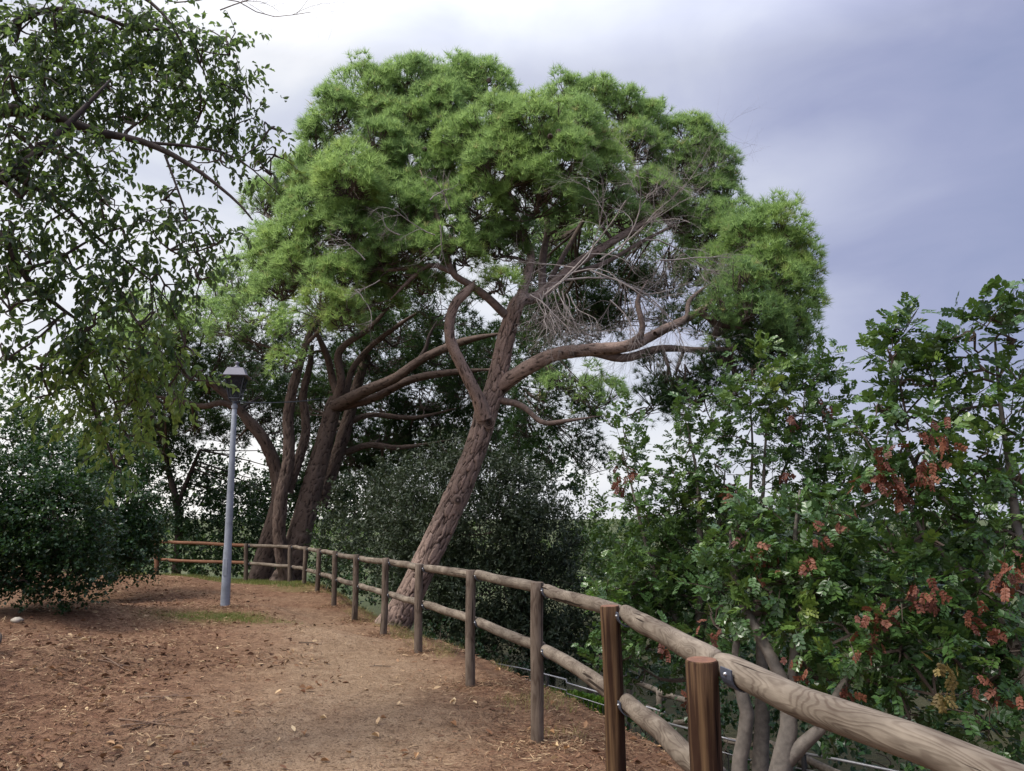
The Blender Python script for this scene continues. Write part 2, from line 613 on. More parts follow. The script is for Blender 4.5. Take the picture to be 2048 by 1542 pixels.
c = mixc(t, pf, red, sand)
hf = mth(t, 'ADD', a_dark, mth(t, 'MULTIPLY', mth(t, 'SUBTRACT', nb, 0.5), 1.0), None, True)
c = mixc(t, mth(t, 'MULTIPLY', hf, a_dark), c, hum)
gf = mth(t, 'MULTIPLY', a_green, ramp(t, nl, [(0.4, (0, 0, 0)), (0.6, (1, 1, 1))]))
c = mixc(t, gf, c, (.13, .14, .04))
c = mixc(t, ramp(t, nl, [(0.58, (0, 0, 0)), (0.75, (.7, .7, .7))]), c, (.26, .175, .115))
ng = noise(t, pos, 30.0, 5, 0.7, 0.6)
c = mixc(t, ramp(t, ng, [(0.34, (.8, .8, .8)), (0.47, (0, 0, 0))]), c, (.055, .028, .018))  # dark flecks, here and below, paint crevice shade into the soil
c = mixc(t, ramp(t, nf, [(0.34, (.8, .8, .8)), (0.48, (0, 0, 0))]), c, (.06, .032, .021))
c = mixc(t, ramp(t, nf, [(0.62, (0, 0, 0)), (0.78, (.6, .6, .6))]), c, (.30, .225, .155))
farc = ramp(t, noise(t, pos, 0.03, 5, 0.6), [(0.3, (.03, .05, .02)), (0.5, (.06, .075, .035)), (0.7, (.12, .12, .07))])
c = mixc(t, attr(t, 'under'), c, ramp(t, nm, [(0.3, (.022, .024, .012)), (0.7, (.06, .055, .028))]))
c = mixc(t, a_far, c, farc)
t.links.new(c, p.inputs['Base Color'])
p.inputs['Roughness'].default_value = 0.95
p.inputs['Specular IOR Level'].default_value = 0.1
hgt = mth(t, 'ADD', mth(t, 'ADD', mth(t, 'MULTIPLY', nf, 0.8), mth(t, 'MULTIPLY', ng, 1.2)), mth(t, 'ADD', mth(t, 'MULTIPLY', nl, 0.5), nm))
bump(t, hgt, 0.8, 0.03, p)
MAT['ground'] = m

# ------------------------------------------------------------------ terrain
# post: px of axis at top, py top, px axis at foot, py foot, forward distance, radius, kind
POSTS = [
    (1401, 1318, 1412, 1800, 2.75, .054, 'new'),
    (1219.5, 1211, 1228, 1640, 4.35, .0530, 'new'),
    (1074, 1164, 1074.5, 1486, 6.2, .0500, 'old'),
    (941.5, 1140, 941, 1371, 8.05, .0495, 'old'),
    (838.5, 1128, 836.5, 1304, 9.9, .050, 'old'),
    (772.5, 1116, 767, 1273, 11.6, .050, 'old'),
    (712.5, 1109, 708.5, 1242, 13.4, .050, 'old'),
    (670.5, 1102, 667, 1213, 15.2, .050, 'old'),
    (638, 1097, 634.5, 1185, 17.0, .051, 'old'),
    (611, 1093, 609, 1169, 18.8, .053, 'old'),
    (580, 1090, 579, 1168, 20.3, .055, 'old'),
    (492.5, 1087, 491.5, 1162, 21.4, .055, 'old'),
    (313, 1078, 313, 1150, 22.6, .065, 'orange'),
    (130, 1070, 130, 1146, 23.6, .055, 'old'),
]
TOPR = [1332, 1228, 1180, 1151, 1137, 1125, 1117, 1109, 1103, 1098, 1094, 1091, 1083, 1076]
LOWR = [1575, 1404, 1300, 1243, 1210, 1189, 1172, 1159, 1148, 1140, 1133, 1127, 1119, 1112]
feet = np.array([P(a[2], a[3], a[4]) for a in POSTS])
feet[0] = P(1412, 1318, 2.75) - (0, 0, 1.2)
feet[1] = P(1228, 1211, 4.35) - (0, 0, 1.24)
fence_xy = [(8, -30), (3.2, -3), (1.9, .4), (1.3, 1.45)] + [tuple(f[:2]) for f in feet] + [(-24, 25), (-80, 30)]
fence_xy = np.array(fence_xy)
CP = [(*f, ) for f in feet]
CP += [tuple(P(*q)) for q in [(450, 1212, 13.0), (100, 1212, 11.3), (280, 1155, 18), (0, 1290, 7.5), (-250, 1300, 7),
                              (500, 1380, 7), (250, 1400, 6.6), (800, 1400, 6.9), (0, 1542, 5.1), (600, 1542, 5.35), (900, 1542, 5.4),
                              (600, 1260, 10.5), (300, 1270, 10.5), (-300, 1200, 12), (300, 1200, 14.5), (-200, 1542, 5.0)]]
CP += [(0, 0, 0), (1.3, 1.45, -.05), (-3, 0, .25), (-6, 2, .6), (0, -6, -.3), (-8, -6, .6), (-12, 10, .8), (-14, 20, .4), (-30, 20, .5),
       (3.2, -3, -.3), (-10, 30, -.2), (-40, 60, 0)]
CP = np.array(CP)


def plateau(x, y):
    d2 = (x[..., None] - CP[:, 0]) ** 2 + (y[..., None] - CP[:, 1]) ** 2
    wgt = 1 / (d2 + 0.10) ** 1.6
    return (wgt * CP[:, 2]).sum(-1) / wgt.sum(-1)


def fence_sd(x, y):
    best = np.full(x.shape, 1e9)
    sgn = np.ones(x.shape)
    yy = np.zeros(x.shape)
    for a, b_ in zip(fence_xy[:-1], fence_xy[1:]):
        dx, dy = b_ - a
        tt = np.clip(((x - a[0]) * dx + (y - a[1]) * dy) / (dx * dx + dy * dy), 0, 1)
        qx, qy = a[0] + tt * dx, a[1] + tt * dy
        d = np.hypot(x - qx, y - qy)
        cr = dx * (y - a[1]) - dy * (x - a[0])       # <0 : right side of walking direction
        m_ = d < best
        best = np.where(m_, d, best)
        sgn = np.where(m_, np.where(cr < 0, 1, -1), sgn)
        yy = np.where(m_, qy, yy)
    return best * sgn, yy


def height(x, y, micro=True):
    x, y = np.asarray(x, float), np.asarray(y, float)
    s, yy = fence_sd(x, y)
    off = np.interp(yy, [0, 3, 6, 9, 14, 22], [1.5, 1.35, .9, .62, .42, .35])
    tpos = np.maximum(0, s - off)
    # plateau height is frozen at the edge
    h = plateau(x, y)
    far = np.clip((s - off) / 6, 0, 1)
    h = h * (1 - far) + (-0.15) * far
    h = h - 0.10 * np.clip(s, 0, 3) / 1.0 * np.clip(s, 0, 1)
    h = h - 2.5 * (1 - np.exp(-(tpos ** 1.3) * 0.32)) - 0.045 * np.minimum(tpos, 420)
    if micro:
        k = np.clip(1 - (np.hypot(x, y) - 30) / 30, 0, 1)
        h = h + k * (fbm(x * 1.6, y * 1.6, 3, 4) * 0.07 + fbm(x * 9, y * 9, 8, 3) * (0.020 + .03 * np.clip((-1.8 - x) / 2, 0, 1)))
    return h


def lines(segs):
    o_ = []
    for a, b_, st in segs:
        o_.append(np.arange(a, b_, st))
    return np.concatenate(o_)


def grow(start, end, first, k=1.13):
    o_, x, s = [], start, first
    while x < end:
        o_.append(x)
        x += s
        s *= k
    o_.append(end)
    return np.array(o_)


gx = np.concatenate([-grow(9.0, 2500, .12)[::-1], lines([(-8.95, -5.5, .10), (-5.5, 2.4, .055), (2.4, 6, .11)]), grow(6.05, 2500, .12)])
gy = np.concatenate([-grow(0, 60, .3, 1.3)[::-1], lines([(.2, 4.4, .2), (4.4, 11, .055), (11, 24, .12)]), grow(24.05, 4500, .15)])
XX, YY = np.meshgrid(gx, gy)
ZZ = height(XX.ravel(), YY.ravel()).reshape(XX.shape)
Vg = np.stack([XX.ravel(), YY.ravel(), ZZ.ravel()], 1)
nx, ny = len(gx), len(gy)
ii = (np.arange(ny - 1)[:, None] * nx + np.arange(nx - 1)[None]).ravel()
Fg = np.stack([ii, ii + 1, ii + nx + 1, ii + nx], 1)
# path centre line: from the camera up between fence and lamp
sdv, yyv = fence_sd(Vg[:, 0], Vg[:, 1])
pc = np.interp(Vg[:, 1], [0, 5, 9, 13, 18, 22], [-1.3, -1.2, -1.7, -3.2, -5.6, -8.5])
pw = np.interp(Vg[:, 1], [0, 8, 20], [1.35, 1.25, 1.0])
path_a = np.clip(1.25 - np.abs(Vg[:, 0] - pc) / pw, 0, 1) * np.clip(1.15 - (Vg[:, 1] - 9) / 7, 0.0, 1)
hum_a = np.clip((pc - 1.4 - Vg[:, 0]) / 1.8, 0, 1) * np.clip((9.5 - Vg[:, 1]) / 3, 0.0, 1)
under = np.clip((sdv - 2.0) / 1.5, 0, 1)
lp = P(450, 1212, 13.0)
gr = np.exp(-(((Vg[:, 0] - lp[0] - .05) / .9) ** 2 + ((Vg[:, 1] - lp[1] + 1.0) / .55) ** 2))
gr = np.maximum(gr, np.exp(-((sdv + .25) / .55) ** 2) * (Vg[:, 1] > 17))
gr = np.maximum(gr, .06 * np.clip(fbm(Vg[:, 0] * .5, Vg[:, 1] * .5, 30, 3) * 5, 0, 1))
far_a = np.clip((np.hypot(Vg[:, 0], Vg[:, 1]) - 35) / 30, 0, 1)
me = make_mesh('ground', Vg, [Fg], None, dict(path=path_a, humus=hum_a, green=gr, far=far_a, under=under), True)
link('ground', me, MAT['ground'], kind='structure')


def gz(x, y):
    return float(height(np.array([x], float), np.array([y], float))[0])


# ------------------------------------------------------------------ wooden fence
def axis_matrix(a, b_, roll=0.0):
    a, b_ = Vector(a), Vector(b_)
    q = (b_ - a).to_track_quat('Z', 'Y')
    return Matrix.Translation(a) @ q.to_matrix().to_4x4() @ Matrix.Rotation(roll, 4, 'Z')


def pole_mesh(name, Ln, r, sides=20, seg=14, wob=.004, bevel=.006, taper=0.0, seed=0, r_end=None):
    zs = np.concatenate([[0], np.linspace(bevel, Ln - bevel, seg), [Ln]])
    rr = np.full(len(zs), r) * (1 + taper * zs / Ln)
    rr[0] -= bevel
    rr[-1] -= bevel
    rg_ = np.random.default_rng(seed)
    cx = np.interp(zs, np.linspace(0, Ln, 5), rg_.normal(0, wob, 5))
    cyy = np.interp(zs, np.linspace(0, Ln, 5), rg_.normal(0, wob, 5))
    C = np.stack([cx, cyy, zs], 1)
    V, D, th, s, F = tube_verts(C, rr, sides)
    T = np.tile(th, len(zs))
    S = np.repeat(zs, sides)
    V = V + D * (fbm(np.cos(T) * 1.5 + seed, S * 4 + np.sin(T) * 1.5, seed, 3) * r * .12)[:, None]
    n = len(zs)
    Fs = [F, np.arange(sides)[::-1][None, :], (np.arange(sides) + (n - 1) * sides)[None, :]]
    return make_mesh(name, V, Fs, None, None, True)


def flat_caps(me_):
    for p__ in me_.polygons:
        if p__.loop_total > 4:
            p__.use_smooth = False


fence = thing('wooden_fence', tuple(feet[3]),
              'rustic wooden post and rail fence with two rows of round rails, edging the dirt path', 'fence')
tops = np.array([P(a[0], a[1], a[4]) for a in POSTS])
fdir = []
for i in range(len(POSTS)):
    a = feet[max(0, i - 1)][:2]
    b_ = feet[min(len(feet) - 1, i + 1)][:2]
    d = nrm(b_ - a)
    fdir.append(np.array((d[1], -d[0], 0.0)))           # outward
for i, a in enumerate(POSTS):
    top, ft = tops[i], feet[i].copy()
    ft = ft + (ft - top) * (.35 / np.linalg.norm(ft - top))
    Ln = float(np.linalg.norm(top - ft))
    me = pole_mesh('post', Ln, a[5], 22 if i < 6 else 14, 12, .004, .005, 0.0, 50 + i)
    flat_caps(me)
    mt = MAT['post_new'] if a[6] == 'new' else MAT['orange'] if a[6] == 'orange' else MAT['post']
    me.materials.append(mt)
    me.materials.append(MAT['endgrain'] if a[6] == 'new' else mt)
    if a[6] == 'new':
        me.polygons[len(me.polygons) - 1].material_index = 1
    lab = {'new': 'newer brown post with sawn top', 'orange': 'orange brown post'}.get(a[6])
    po = link('post', me, None, fence, axis_matrix(ft, top, i * 1.3), label=lab)

OFF = [.052 + .03] * len(POSTS)


def rail_pts(i, ys):
    a = POSTS[i]
    px = np.interp(ys[i], [a[1], max(a[3], a[1] + 50)], [a[0], a[2]])
    q = P(px, ys[i], a[4])
    return q + fdir[i] * (a[5] + .022)


def rail_mesh(name, Ln, r, seed):
    """machined round rail, ends turned to a blunt point"""
    zs = np.concatenate([[0, .012, .05], np.linspace(.10, Ln - .10, 22), [Ln - .05, Ln - .012, Ln]])
    rr = np.full(len(zs), r)
    rr[:3] = r * .62, r * .80, r * .94
    rr[-3:] = r * .94, r * .80, r * .62
    rg_ = np.random.default_rng(seed)
    rr = rr * (1 + np.interp(zs, np.linspace(0, Ln, 7), rg_.normal(0, .025, 7)))
    C = np.stack([np.interp(zs, np.linspace(0, Ln, 5), rg_.normal(0, .006, 5)),
                  np.interp(zs, np.linspace(0, Ln, 5), rg_.normal(0, .006, 5)), zs], 1)
    sides = 26
    V, D, th, s, F = tube_verts(C, rr, sides)
    T, S = np.tile(th, len(zs)), np.repeat(zs, sides)
    V = V + D * (fbm(np.cos(T) * 1.4 + seed, S * 3 + np.sin(T) * 1.4, seed, 3) * r * .12)[:, None]
    n = len(zs)
    return make_mesh(name, V, [F, np.arange(sides)[::-1][None, :], (np.arange(sides) + (n - 1) * sides)[None, :]], None, None, True)


def bracket_mesh(r):
    """U strap: plate bent round the underside of the rail, axis along local x"""
    mb = MB()
    wd, th_ = .055, .005
    ang = np.linspace(R(180), R(360), 12)
    prof = [(math.cos(t) * (r + .002), math.sin(t) * (r + .002)) for t in ang]
    prof = [(prof[0][0], .016)] + prof + [(prof[-1][0], .016)]
    outp = [(math.cos(t) * (r + .002 + th_), math.sin(t) * (r + .002 + th_)) for t in ang]
    outp = [(outp[0][0], .016)] + outp + [(outp[-1][0], .016)]
    k = len(prof)
    V = []
    for x in (-wd / 2, wd / 2):
        V += [(x, y, z) for y, z in prof] + [(x, y, z) for y, z in outp]
    F = []
    for i in range(k - 1):
        F += [(i, i + 1, 2 * k + i + 1, 2 * k + i), (k + i, 2 * k + k + i, 2 * k + k + i + 1, k + i + 1),
              (i, k + i, k + i + 1, i + 1), (2 * k + i, 2 * k + i + 1, 3 * k + i + 1, 3 * k + i)]
    F += [(0, 2 * k, 3 * k, k), (k - 1, 2 * k - 1, 4 * k - 1, 3 * k - 1)]
    mb.add(V, np.array(F))
    return mb.mesh('bracket')


def bolt_mesh():
    mb = MB()
    tube(mb, [(0, 0, 0), (0, 0, .003), (0, 0, .006), (0, 0, .009)], [.0065, .0065, .005, .003], 10)
    return mb.mesh('bolt')


RR = .0445
BR, BO = bracket_mesh(RR), bolt_mesh()
BR.materials.append(MAT['metal'])
BO.materials.append(MAT['bolt'])
start_top = np.array((1.46, 1.28, 0.0))
for row, ys in enumerate((TOPR, LOWR)):
    pts = [rail_pts(i, ys) for i in range(len(POSTS))]
    # out to the right of the frame: the rail that starts at the nearest post
    if row == 0:
        q = P(2080, 1590, 1.72)
        nxt = pts[0] + (q - pts[0]) * 1.5
    else:
        nxt = pts[0] + (P(2080, 1590, 1.72) - rail_pts(0, TOPR)) * 1.5
    seqs = [nxt] + pts
    for k in range(len(seqs) - 1):
        a, b_ = seqs[k], seqs[k + 1]
        d = nrm(b_ - a)
        j = k                                     # rail k ends at post k
        # each rail overshoots its nearer post a little and is butted at the far one
        a2 = a + d * (.052 if k else 0)
        b2 = b_ + d * .044
        Ln = float(np.linalg.norm(b2 - a2))
        r = RR * (1.0 if k > 1 else 1.03)
        if 12 <= k:
            r *= .95
        mt = MAT['orange'] if k == 12 else MAT['rail']
        ro = link('rail', rail_mesh('rail', Ln, r, 200 + 20 * row + k), mt, fence, axis_matrix(a2, b2, k * 1.7 + row),
                  label='orange brown rail' if k == 12 else None)
        # bracket just on the near side of the post the rail ends at
        if k >= 1:
            for cpt in ([a2 + d * .05] if k < 12 else []):
                out_h = fdir[k - 1]
                Mx = Matrix.Identity(4)
                X3 = Vector(d)
                Z3 = Vector((0, 0, 1)) - X3 * X3.z
                Z3.normalize()
                Y3 = Z3.cross(X3)
                for c_, ax in enumerate((X3, Y3, Z3)):
                    for r_ in range(3):
                        Mx[r_][c_] = ax[r_]
                Mx.translation = Vector(cpt)
        if k < 12:
            X3 = Vector(d)
            Z3 = Vector((0, 0, 1)) - X3 * X3.z
            Z3.normalize()
            Y3 = Z3.cross(X3)
            Mx = Matrix.Identity(4)
            for c_, ax in enumerate((X3, Y3, Z3)):
                for r_ in range(3):
                    Mx[r_][c_] = ax[r_]
            sc_ = r / RR
            for cpt in (b_ - d * .095,):
                Mx.translation = Vector(cpt)
                bo = link('bracket', BR, None, fence, Mx @ Matrix.Scale(sc_ * 1.05, 4))
                # bolt on the camera side of the strap
                side = 1.0 if Y3.y < 0 else -1.0
                bm_ = Matrix.Translation(Vector(cpt) + Y3 * side * (r * 1.05 + .006) + Z3 * .0) @ (Y3 * side).to_track_quat('Z', 'X').to_matrix().to_4x4()
                link('bolt', BO, None, bo, bm_)

# ------------------------------------------------------------------ street lamp
LY = 13.0
lb = P(450, 1212, LY)
lb[2] = gz(lb[0], lb[1]) if abs(gz(lb[0], lb[1]) - lb[2]) < .15 else lb[2]
lt = P(469.5, 806, LY)
lamp = thing('street_lamp', tuple(lb), 'grey blue steel street lamp with a dark four sided lantern, standing on the path edge', 'street lamp')
mb = MB()
Hl = float(lt[2] - lb[2])
ax = np.array((lt[0] - lb[0], 0, Hl))
zz = np.array([-.15, 0, .9, .92, 2.0, Hl - .06, Hl - .05, Hl])
C = lb + ax[None] * (zz / Hl)[:, None]
tube(mb, C, [.076, .075, .066, .062, .054, .040, .034, .034], 20)
pole = part('pole', mb, MAT['pole'], lamp, True)
mb = MB()
tube(mb, [lt - (0, 0, .09), lt - (0, 0, .04)], [.050, .050], 16)
part('collar', mb, MAT['pole'], pole)
mb = MB()
dq = lb + ax * (.62 / Hl)
mb.add([dq + (-.028, -.077, -.13), dq + (.028, -.077, -.13), dq + (.028, -.077, .13), dq + (-.028, -.077, .13),
        dq + (-.028, -.060, -.13), dq + (.028, -.060, -.13), dq + (.028, -.060, .13), dq + (-.028, -.060, .13)],
       np.array([(0, 1, 2, 3), (4, 7, 6, 5), (0, 4, 5, 1), (1, 5, 6, 2), (2, 6, 7, 3), (3, 7, 4, 0)]))
part('hatch', mb, MAT['pole'], pole)


def frustum(mb, c, z0, h0, z1, h1, cap0=True, cap1=True, rot=R(8)):
    ca, sa = math.cos(rot), math.sin(rot)
    V = []
    for z, h in ((z0, h0), (z1, h1)):
        for sx, sy in ((-1, -1), (1, -1), (1, 1), (-1, 1)):
            x, y = sx * h, sy * h
            V.append((c[0] + x * ca - y * sa, c[1] + x * sa + y * ca, c[2] + z))
    F = [(0, 1, 5, 4), (1, 2, 6, 5), (2, 3, 7, 6), (3, 0, 4, 7)]
    if cap0: F.append((3, 2, 1, 0))
    if cap1: F.append((4, 5, 6, 7))
    mb.add(V, np.array(F))


lc = lt.copy()
s_ = LY / FPX
# lantern levels: base z .06, glass to .40, roof to .53
mb = MB()
tube(mb, [lc + (0, 0, 0), lc + (0, 0, .03)], [.05, .05], 14)
for sx, sy in ((-1, -1), (1, -1), (1, 1), (-1, 1)):
    tube(mb, [lc + (0, 0, .01), lc + (sx * .05, sy * .05, .02), lc + (sx * .085, sy * .085, .065)], .010, 6)
part('lantern_arms', mb, MAT['lantern'], lamp)
mb = MB()
rot = R(8)
ca, sa = math.cos(rot), math.sin(rot)


def lp_(x, y, z):
    return lc + (x * ca - y * sa, x * sa + y * ca, z)


q0, q1, z0, z1 = .085, .158, .065, .385
for sx, sy in ((-1, -1), (1, -1), (1, 1), (-1, 1)):
    tube(mb, [lp_(sx * q0, sy * q0, z0), lp_(sx * q1, sy * q1, z1)], .0085, 6)
for h, z in ((q0, z0), (q1, z1)):
    for (ax_, ay), (bx, by) in (((-1, -1), (1, -1)), ((1, -1), (1, 1)), ((1, 1), (-1, 1)), ((-1, 1), (-1, -1))):
        tube(mb, [lp_(ax_ * h, ay * h, z), lp_(bx * h, by * h, z)], .009, 6)
lframe = part('lantern_frame', mb, MAT['lantern'], lamp)
for (ax_, ay), (bx, by) in (((-1, -1), (1, -1)), ((1, -1), (1, 1)), ((1, 1), (-1, 1)), ((-1, 1), (-1, -1))):
    mb = MB()
    k0, k1 = q0 - .004, q1 - .004
    V = [lp_(ax_ * k0, ay * k0, z0 + .008), lp_(bx * k0, by * k0, z0 + .008), lp_(bx * k1, by * k1, z1 - .01), lp_(ax_ * k1, ay * k1, z1 - .01)]
    mb.add(V, np.array([(0, 1, 2, 3)]))
    part('pane', mb, MAT['glass'], lframe)
mb = MB()
frustum(mb, lc, .30, .10, .392, .13)
tube(mb, [lc + (0, 0, .30), lc + (0, 0, .27), lc + (0, 0, .25)], [.07, .06, .02], 12)
part('reflector', mb, MAT['lantern'], lamp)
mb = MB()
frustum(mb, lc, .392, .222, .402, .222)
frustum(mb, lc, .404, .186, .520, .128)
frustum(mb, lc, .5205, .075, .530, .075)
for sx, sy in ((-1, -1), (1, -1), (1, 1), (-1, 1)):
    tube(mb, [lp_(sx * .205, sy * .205, .400), lp_(sx * .205, sy * .205, .425)], [.012, .007], 6)
roof = part('roof', mb, MAT['lroof'], lamp)
mb = MB()
zs = [.532, .55, .565, .58, .592, .605, .614, .626, .634]
rs = [.058, .050, .026, .024, .030, .046, .044, .016, .005]
tube(mb, [lc + (0, 0, z) for z in zs], rs, 16)
part('finial', mb, MAT['lroof'], roof, True)

for o_ in bpy.data.objects:                     # the lantern is taller than wide
    if o_.type == 'MESH' and o_.name.split('.')[0] in ('lantern_arms', 'lantern_frame', 'pane', 'reflector', 'roof', 'finial'):
        zc = float(lc[2] - lb[2])
        for v_ in o_.data.vertices:
            v_.co.z = zc + (v_.co.z - zc) * 1.14

# overhead cable from the lamp to the trees on the right
c0 = lt + (.03, 0, .02)
c1 = P(640, 797, 19.5)
mb = MB()
tt = np.linspace(0, 1, 16)[:, None]
cc = c0 + (c1 - c0) * tt
cc[:, 2] -= (.10 * 4 * tt * (1 - tt))[:, 0] - .05 * np.sin(tt[:, 0] * math.pi)
tube(mb, cc, .011, 5)
setp(part('cable', mb, MAT['lantern']), 'thin black cable running from the lamp top into the pines', 'cable')

# ------------------------------------------------------------------ trees: shared builders
def limb_points(rows, n=None):
    """rows of (px,py,Y,r) -> resampled (n,4) world"""
    W = np.array([(*P(a, b__, c), r) for a, b__, c, r in rows])
    Ln = np.linalg.norm(np.diff(W[:, :3], axis=0), axis=1).sum()
    return spline(W, n or max(6, int(Ln / .12)))


def bark_tube(mb, S, sides, cell=.075, depth=.02, seed=0, stretch=.42):
    V, D, th, s, F = tube_verts(S[:, :3], S[:, 3], sides)
    rr = np.repeat(S[:, 3], sides)
    T, L_ = np.tile(th, len(S)), np.repeat(s, sides)
    wob = fbm(np.cos(T) * 1.3 + L_ * .9, np.sin(T) * 1.3 + 7, seed, 3)
    q = np.stack([np.cos(T) * rr / cell, np.sin(T) * rr / cell, L_ * stretch / cell], 1)
    q += np.stack([fbm(L_ * 6, T * 2, seed + 4, 2), fbm(L_ * 5 + 9, T * 2, seed + 5, 2), fbm(L_ * 4, T * 3, seed + 6, 2)], 1) * 1.2
    F1, F2, cid = worley(q, seed)
    ck = np.clip((F2 - F1) / .20, 0, 1)
    dsp = (ck ** .5) * depth * (.6 + .7 * cid) + wob * rr * .22
    V = V + D * (dsp - depth * .5)[:, None]
    n = len(S)
    mb.add(V, [F, (np.arange(sides) + (n - 1) * sides)[None, :]], cid, crack=ck)


def tuft_set(nn, hw, wide, seed):
    out_ = []
    for k in range(6):
        rg_ = np.random.default_rng(seed + k)
        ph = rg_.uniform(0, 2 * np.pi, nn)
        ct = 1 - rg_.uniform(0, 1, nn) ** 1.2 * wide
        st = np.sqrt(1 - ct ** 2)
        d = np.stack([st * np.cos(ph), st * np.sin(ph), ct], 1)
        ln = rg_.uniform(.75, 1.15, nn)[:, None]
        sv = nrm(np.cross(d, rg_.normal(size=(nn, 3))))
        b0 = rg_.uniform(-.12, .12, (nn, 1)) * np.array([[0, 0, 1.0]])
        V = np.stack([b0 - sv * hw, b0 + sv * hw, d * ln + b0], 1).reshape(-1, 3)
        out_.append((V, np.arange(nn * 3).reshape(-1, 3)))
    return out_


TUFT_FINE = tuft_set(18, .034, .72, 900)
TUFT_FAR = tuft_set(9, .058, .9, 950)


def add_tufts(mb, pos, dirs, size, tint, ts=None):
    ts = ts or TUFT_FINE
    which = rng.integers(0, len(ts), len(pos))
    size = np.broadcast_to(size, (len(pos),))
    tint = np.broadcast_to(tint, (len(pos),))
    Rm = frames(dirs)
    for k, (V, F) in enumerate(ts):
        m_ = which == k
        inst(mb, V, F, pos[m_], Rm[m_], size[m_], tint[m_])


def sphere_dirs(n, zmin=-1.0):
    z = rng.uniform(zmin, 1, n)
    ph = rng.uniform(0, 2 * np.pi, n)
    s = np.sqrt(1 - z * z)
    return np.stack([s * np.cos(ph), s * np.sin(ph), z], 1)


def pine_clump(root, skel, px, py, rx, ry, Y, mat, dens=1.0, tsize=.125, rs=.30, zmin=-.35, base=.5, depth_k=.8, name='foliage_clump', nt_=21, ts=None):
    """one bough: branch from the nearest limb, sub-domes of needle tufts"""
    c = P(px, py, Y)
    r = np.array((M_(rx, Y), M_(min(rx, ry), Y) * depth_k, M_(ry, Y)))
    area = 4 * np.pi * ((r[0] * r[1]) ** 1.6 / 3 + (r[0] * r[2]) ** 1.6 / 3 + (r[1] * r[2]) ** 1.6 / 3) ** (1 / 1.6)
    ns = max(5, int(area / (rs * rs * 1.55) * dens))
    d = sphere_dirs(ns, zmin)
    sub = c + r * d * rng.uniform(.62, 1.0, (ns, 1))
    keep = np.maximum(0, sub[:, 2] - 0.0) >= 0
    sub, d = sub[keep], d[keep]
    ns = len(sub)
    a = nrm(nrm(d * r) * .8 + np.array((0, 0, .65)) + rng.normal(0, .18, (ns, 3)))
    rsub = rs * rng.uniform(.7, 1.2, ns)
    base_pt = sub - a * rsub[:, None] * 1.0
    idx = np.repeat(np.arange(ns), nt_)
    n = len(idx)
    td = nrm(rng.normal(size=(n, 3)))
    dot = (td * a[idx]).sum(1, keepdims=True)
    td = nrm(td - a[idx] * np.minimum(dot, 0) * 1.7 + a[idx] * .25)
    tp = sub[idx] + td * rsub[idx][:, None] * rng.uniform(.55, 1.0, (n, 1)) - a[idx] * rsub[idx][:, None] * .25
    tdir = nrm(td * .8 + a[idx] * .35 + np.array((0, 0, .55)))
    tint_sub = np.clip(base + rng.normal(0, .12, ns), 0, 1)
    tint = np.clip(tint_sub[idx] + rng.normal(0, .10, n), 0, .86)
    tint = np.where(rng.uniform(size=n) < .025, 1.25, tint)
    mbf = MB()
    add_tufts(mbf, tp, tdir, tsize * rng.uniform(.8, 1.2, n), tint, ts)
    fo = part(name, mbf, mat, root)
    # woody part
    mbt = MB()
    near = skel[np.argmin(np.linalg.norm(skel[:, :3] - (c - (0, 0, r[2] * .5)), axis=1))]
    core = c - np.array((0, 0, r[2] * .35))
    mid = (near[:3] + core) / 2 + rng.normal(0, .12, 3)
    S = spline(np.array([near[:3], mid, core, c + (0, 0, r[2] * .3)]), 9)
    r0 = min(near[3] * .6, .03 + .02 * max(r))
    tube(mbt, S, np.linspace(r0, .012, 9), 6)
    anchors = S[rng.integers(3, 9, ns)]
    midp = (anchors + base_pt) / 2 + rng.normal(0, .08, (ns, 3)) - np.array((0, 0, .04))
    bez_sticks(mbt, anchors, midp, base_pt, .016, .009, 3)
    m_ = rng.uniform(size=n) < .22
    sticks(mbt, base_pt[idx][m_], tp[m_], .007, .004)
    part('twigs', mbt, MAT['twig'], fo, kind='stuff')
    return fo


def bare_branch(mb, p, d, ln, r, lvl, curve=.35, grav=-.15, kids=(3, 6), sides=5, tint=.5, spread=.75):
    n = 7
    pts = [np.array(p, float)]
    dd = nrm(np.array(d, float))
    cv = rng.normal(0, curve, 3)
    for i in range(n - 1):
        dd = nrm(dd + cv * .3 + rng.normal(0, curve * .35, 3) + np.array((0, 0, grav * .3)))
        pts.append(pts[-1] + dd * ln / (n - 1))
    pts = np.array(pts)
    tube(mb, pts, np.linspace(r, r * .4, n), sides if lvl > 1 else 3, tint, cap=False)
    if lvl > 0:
        for _ in range(rng.integers(*kids)):
            f = rng.uniform(.25, 1.0)
            i = f * (n - 1)
            q = pts[int(i)] + (pts[min(n - 1, int(i) + 1)] - pts[int(i)]) * (i - int(i))
            td = nrm(pts[min(n - 1, int(i) + 1)] - pts[max(0, int(i) - 1)] + 1e-6)
            nd = nrm(td + rng.normal(0, spread, 3))
            bare_branch(mb, q, nd, ln * rng.uniform(.4, .7), r * (1 - f * .5) * .6, lvl - 1, curve, grav, kids, sides, tint, spread)


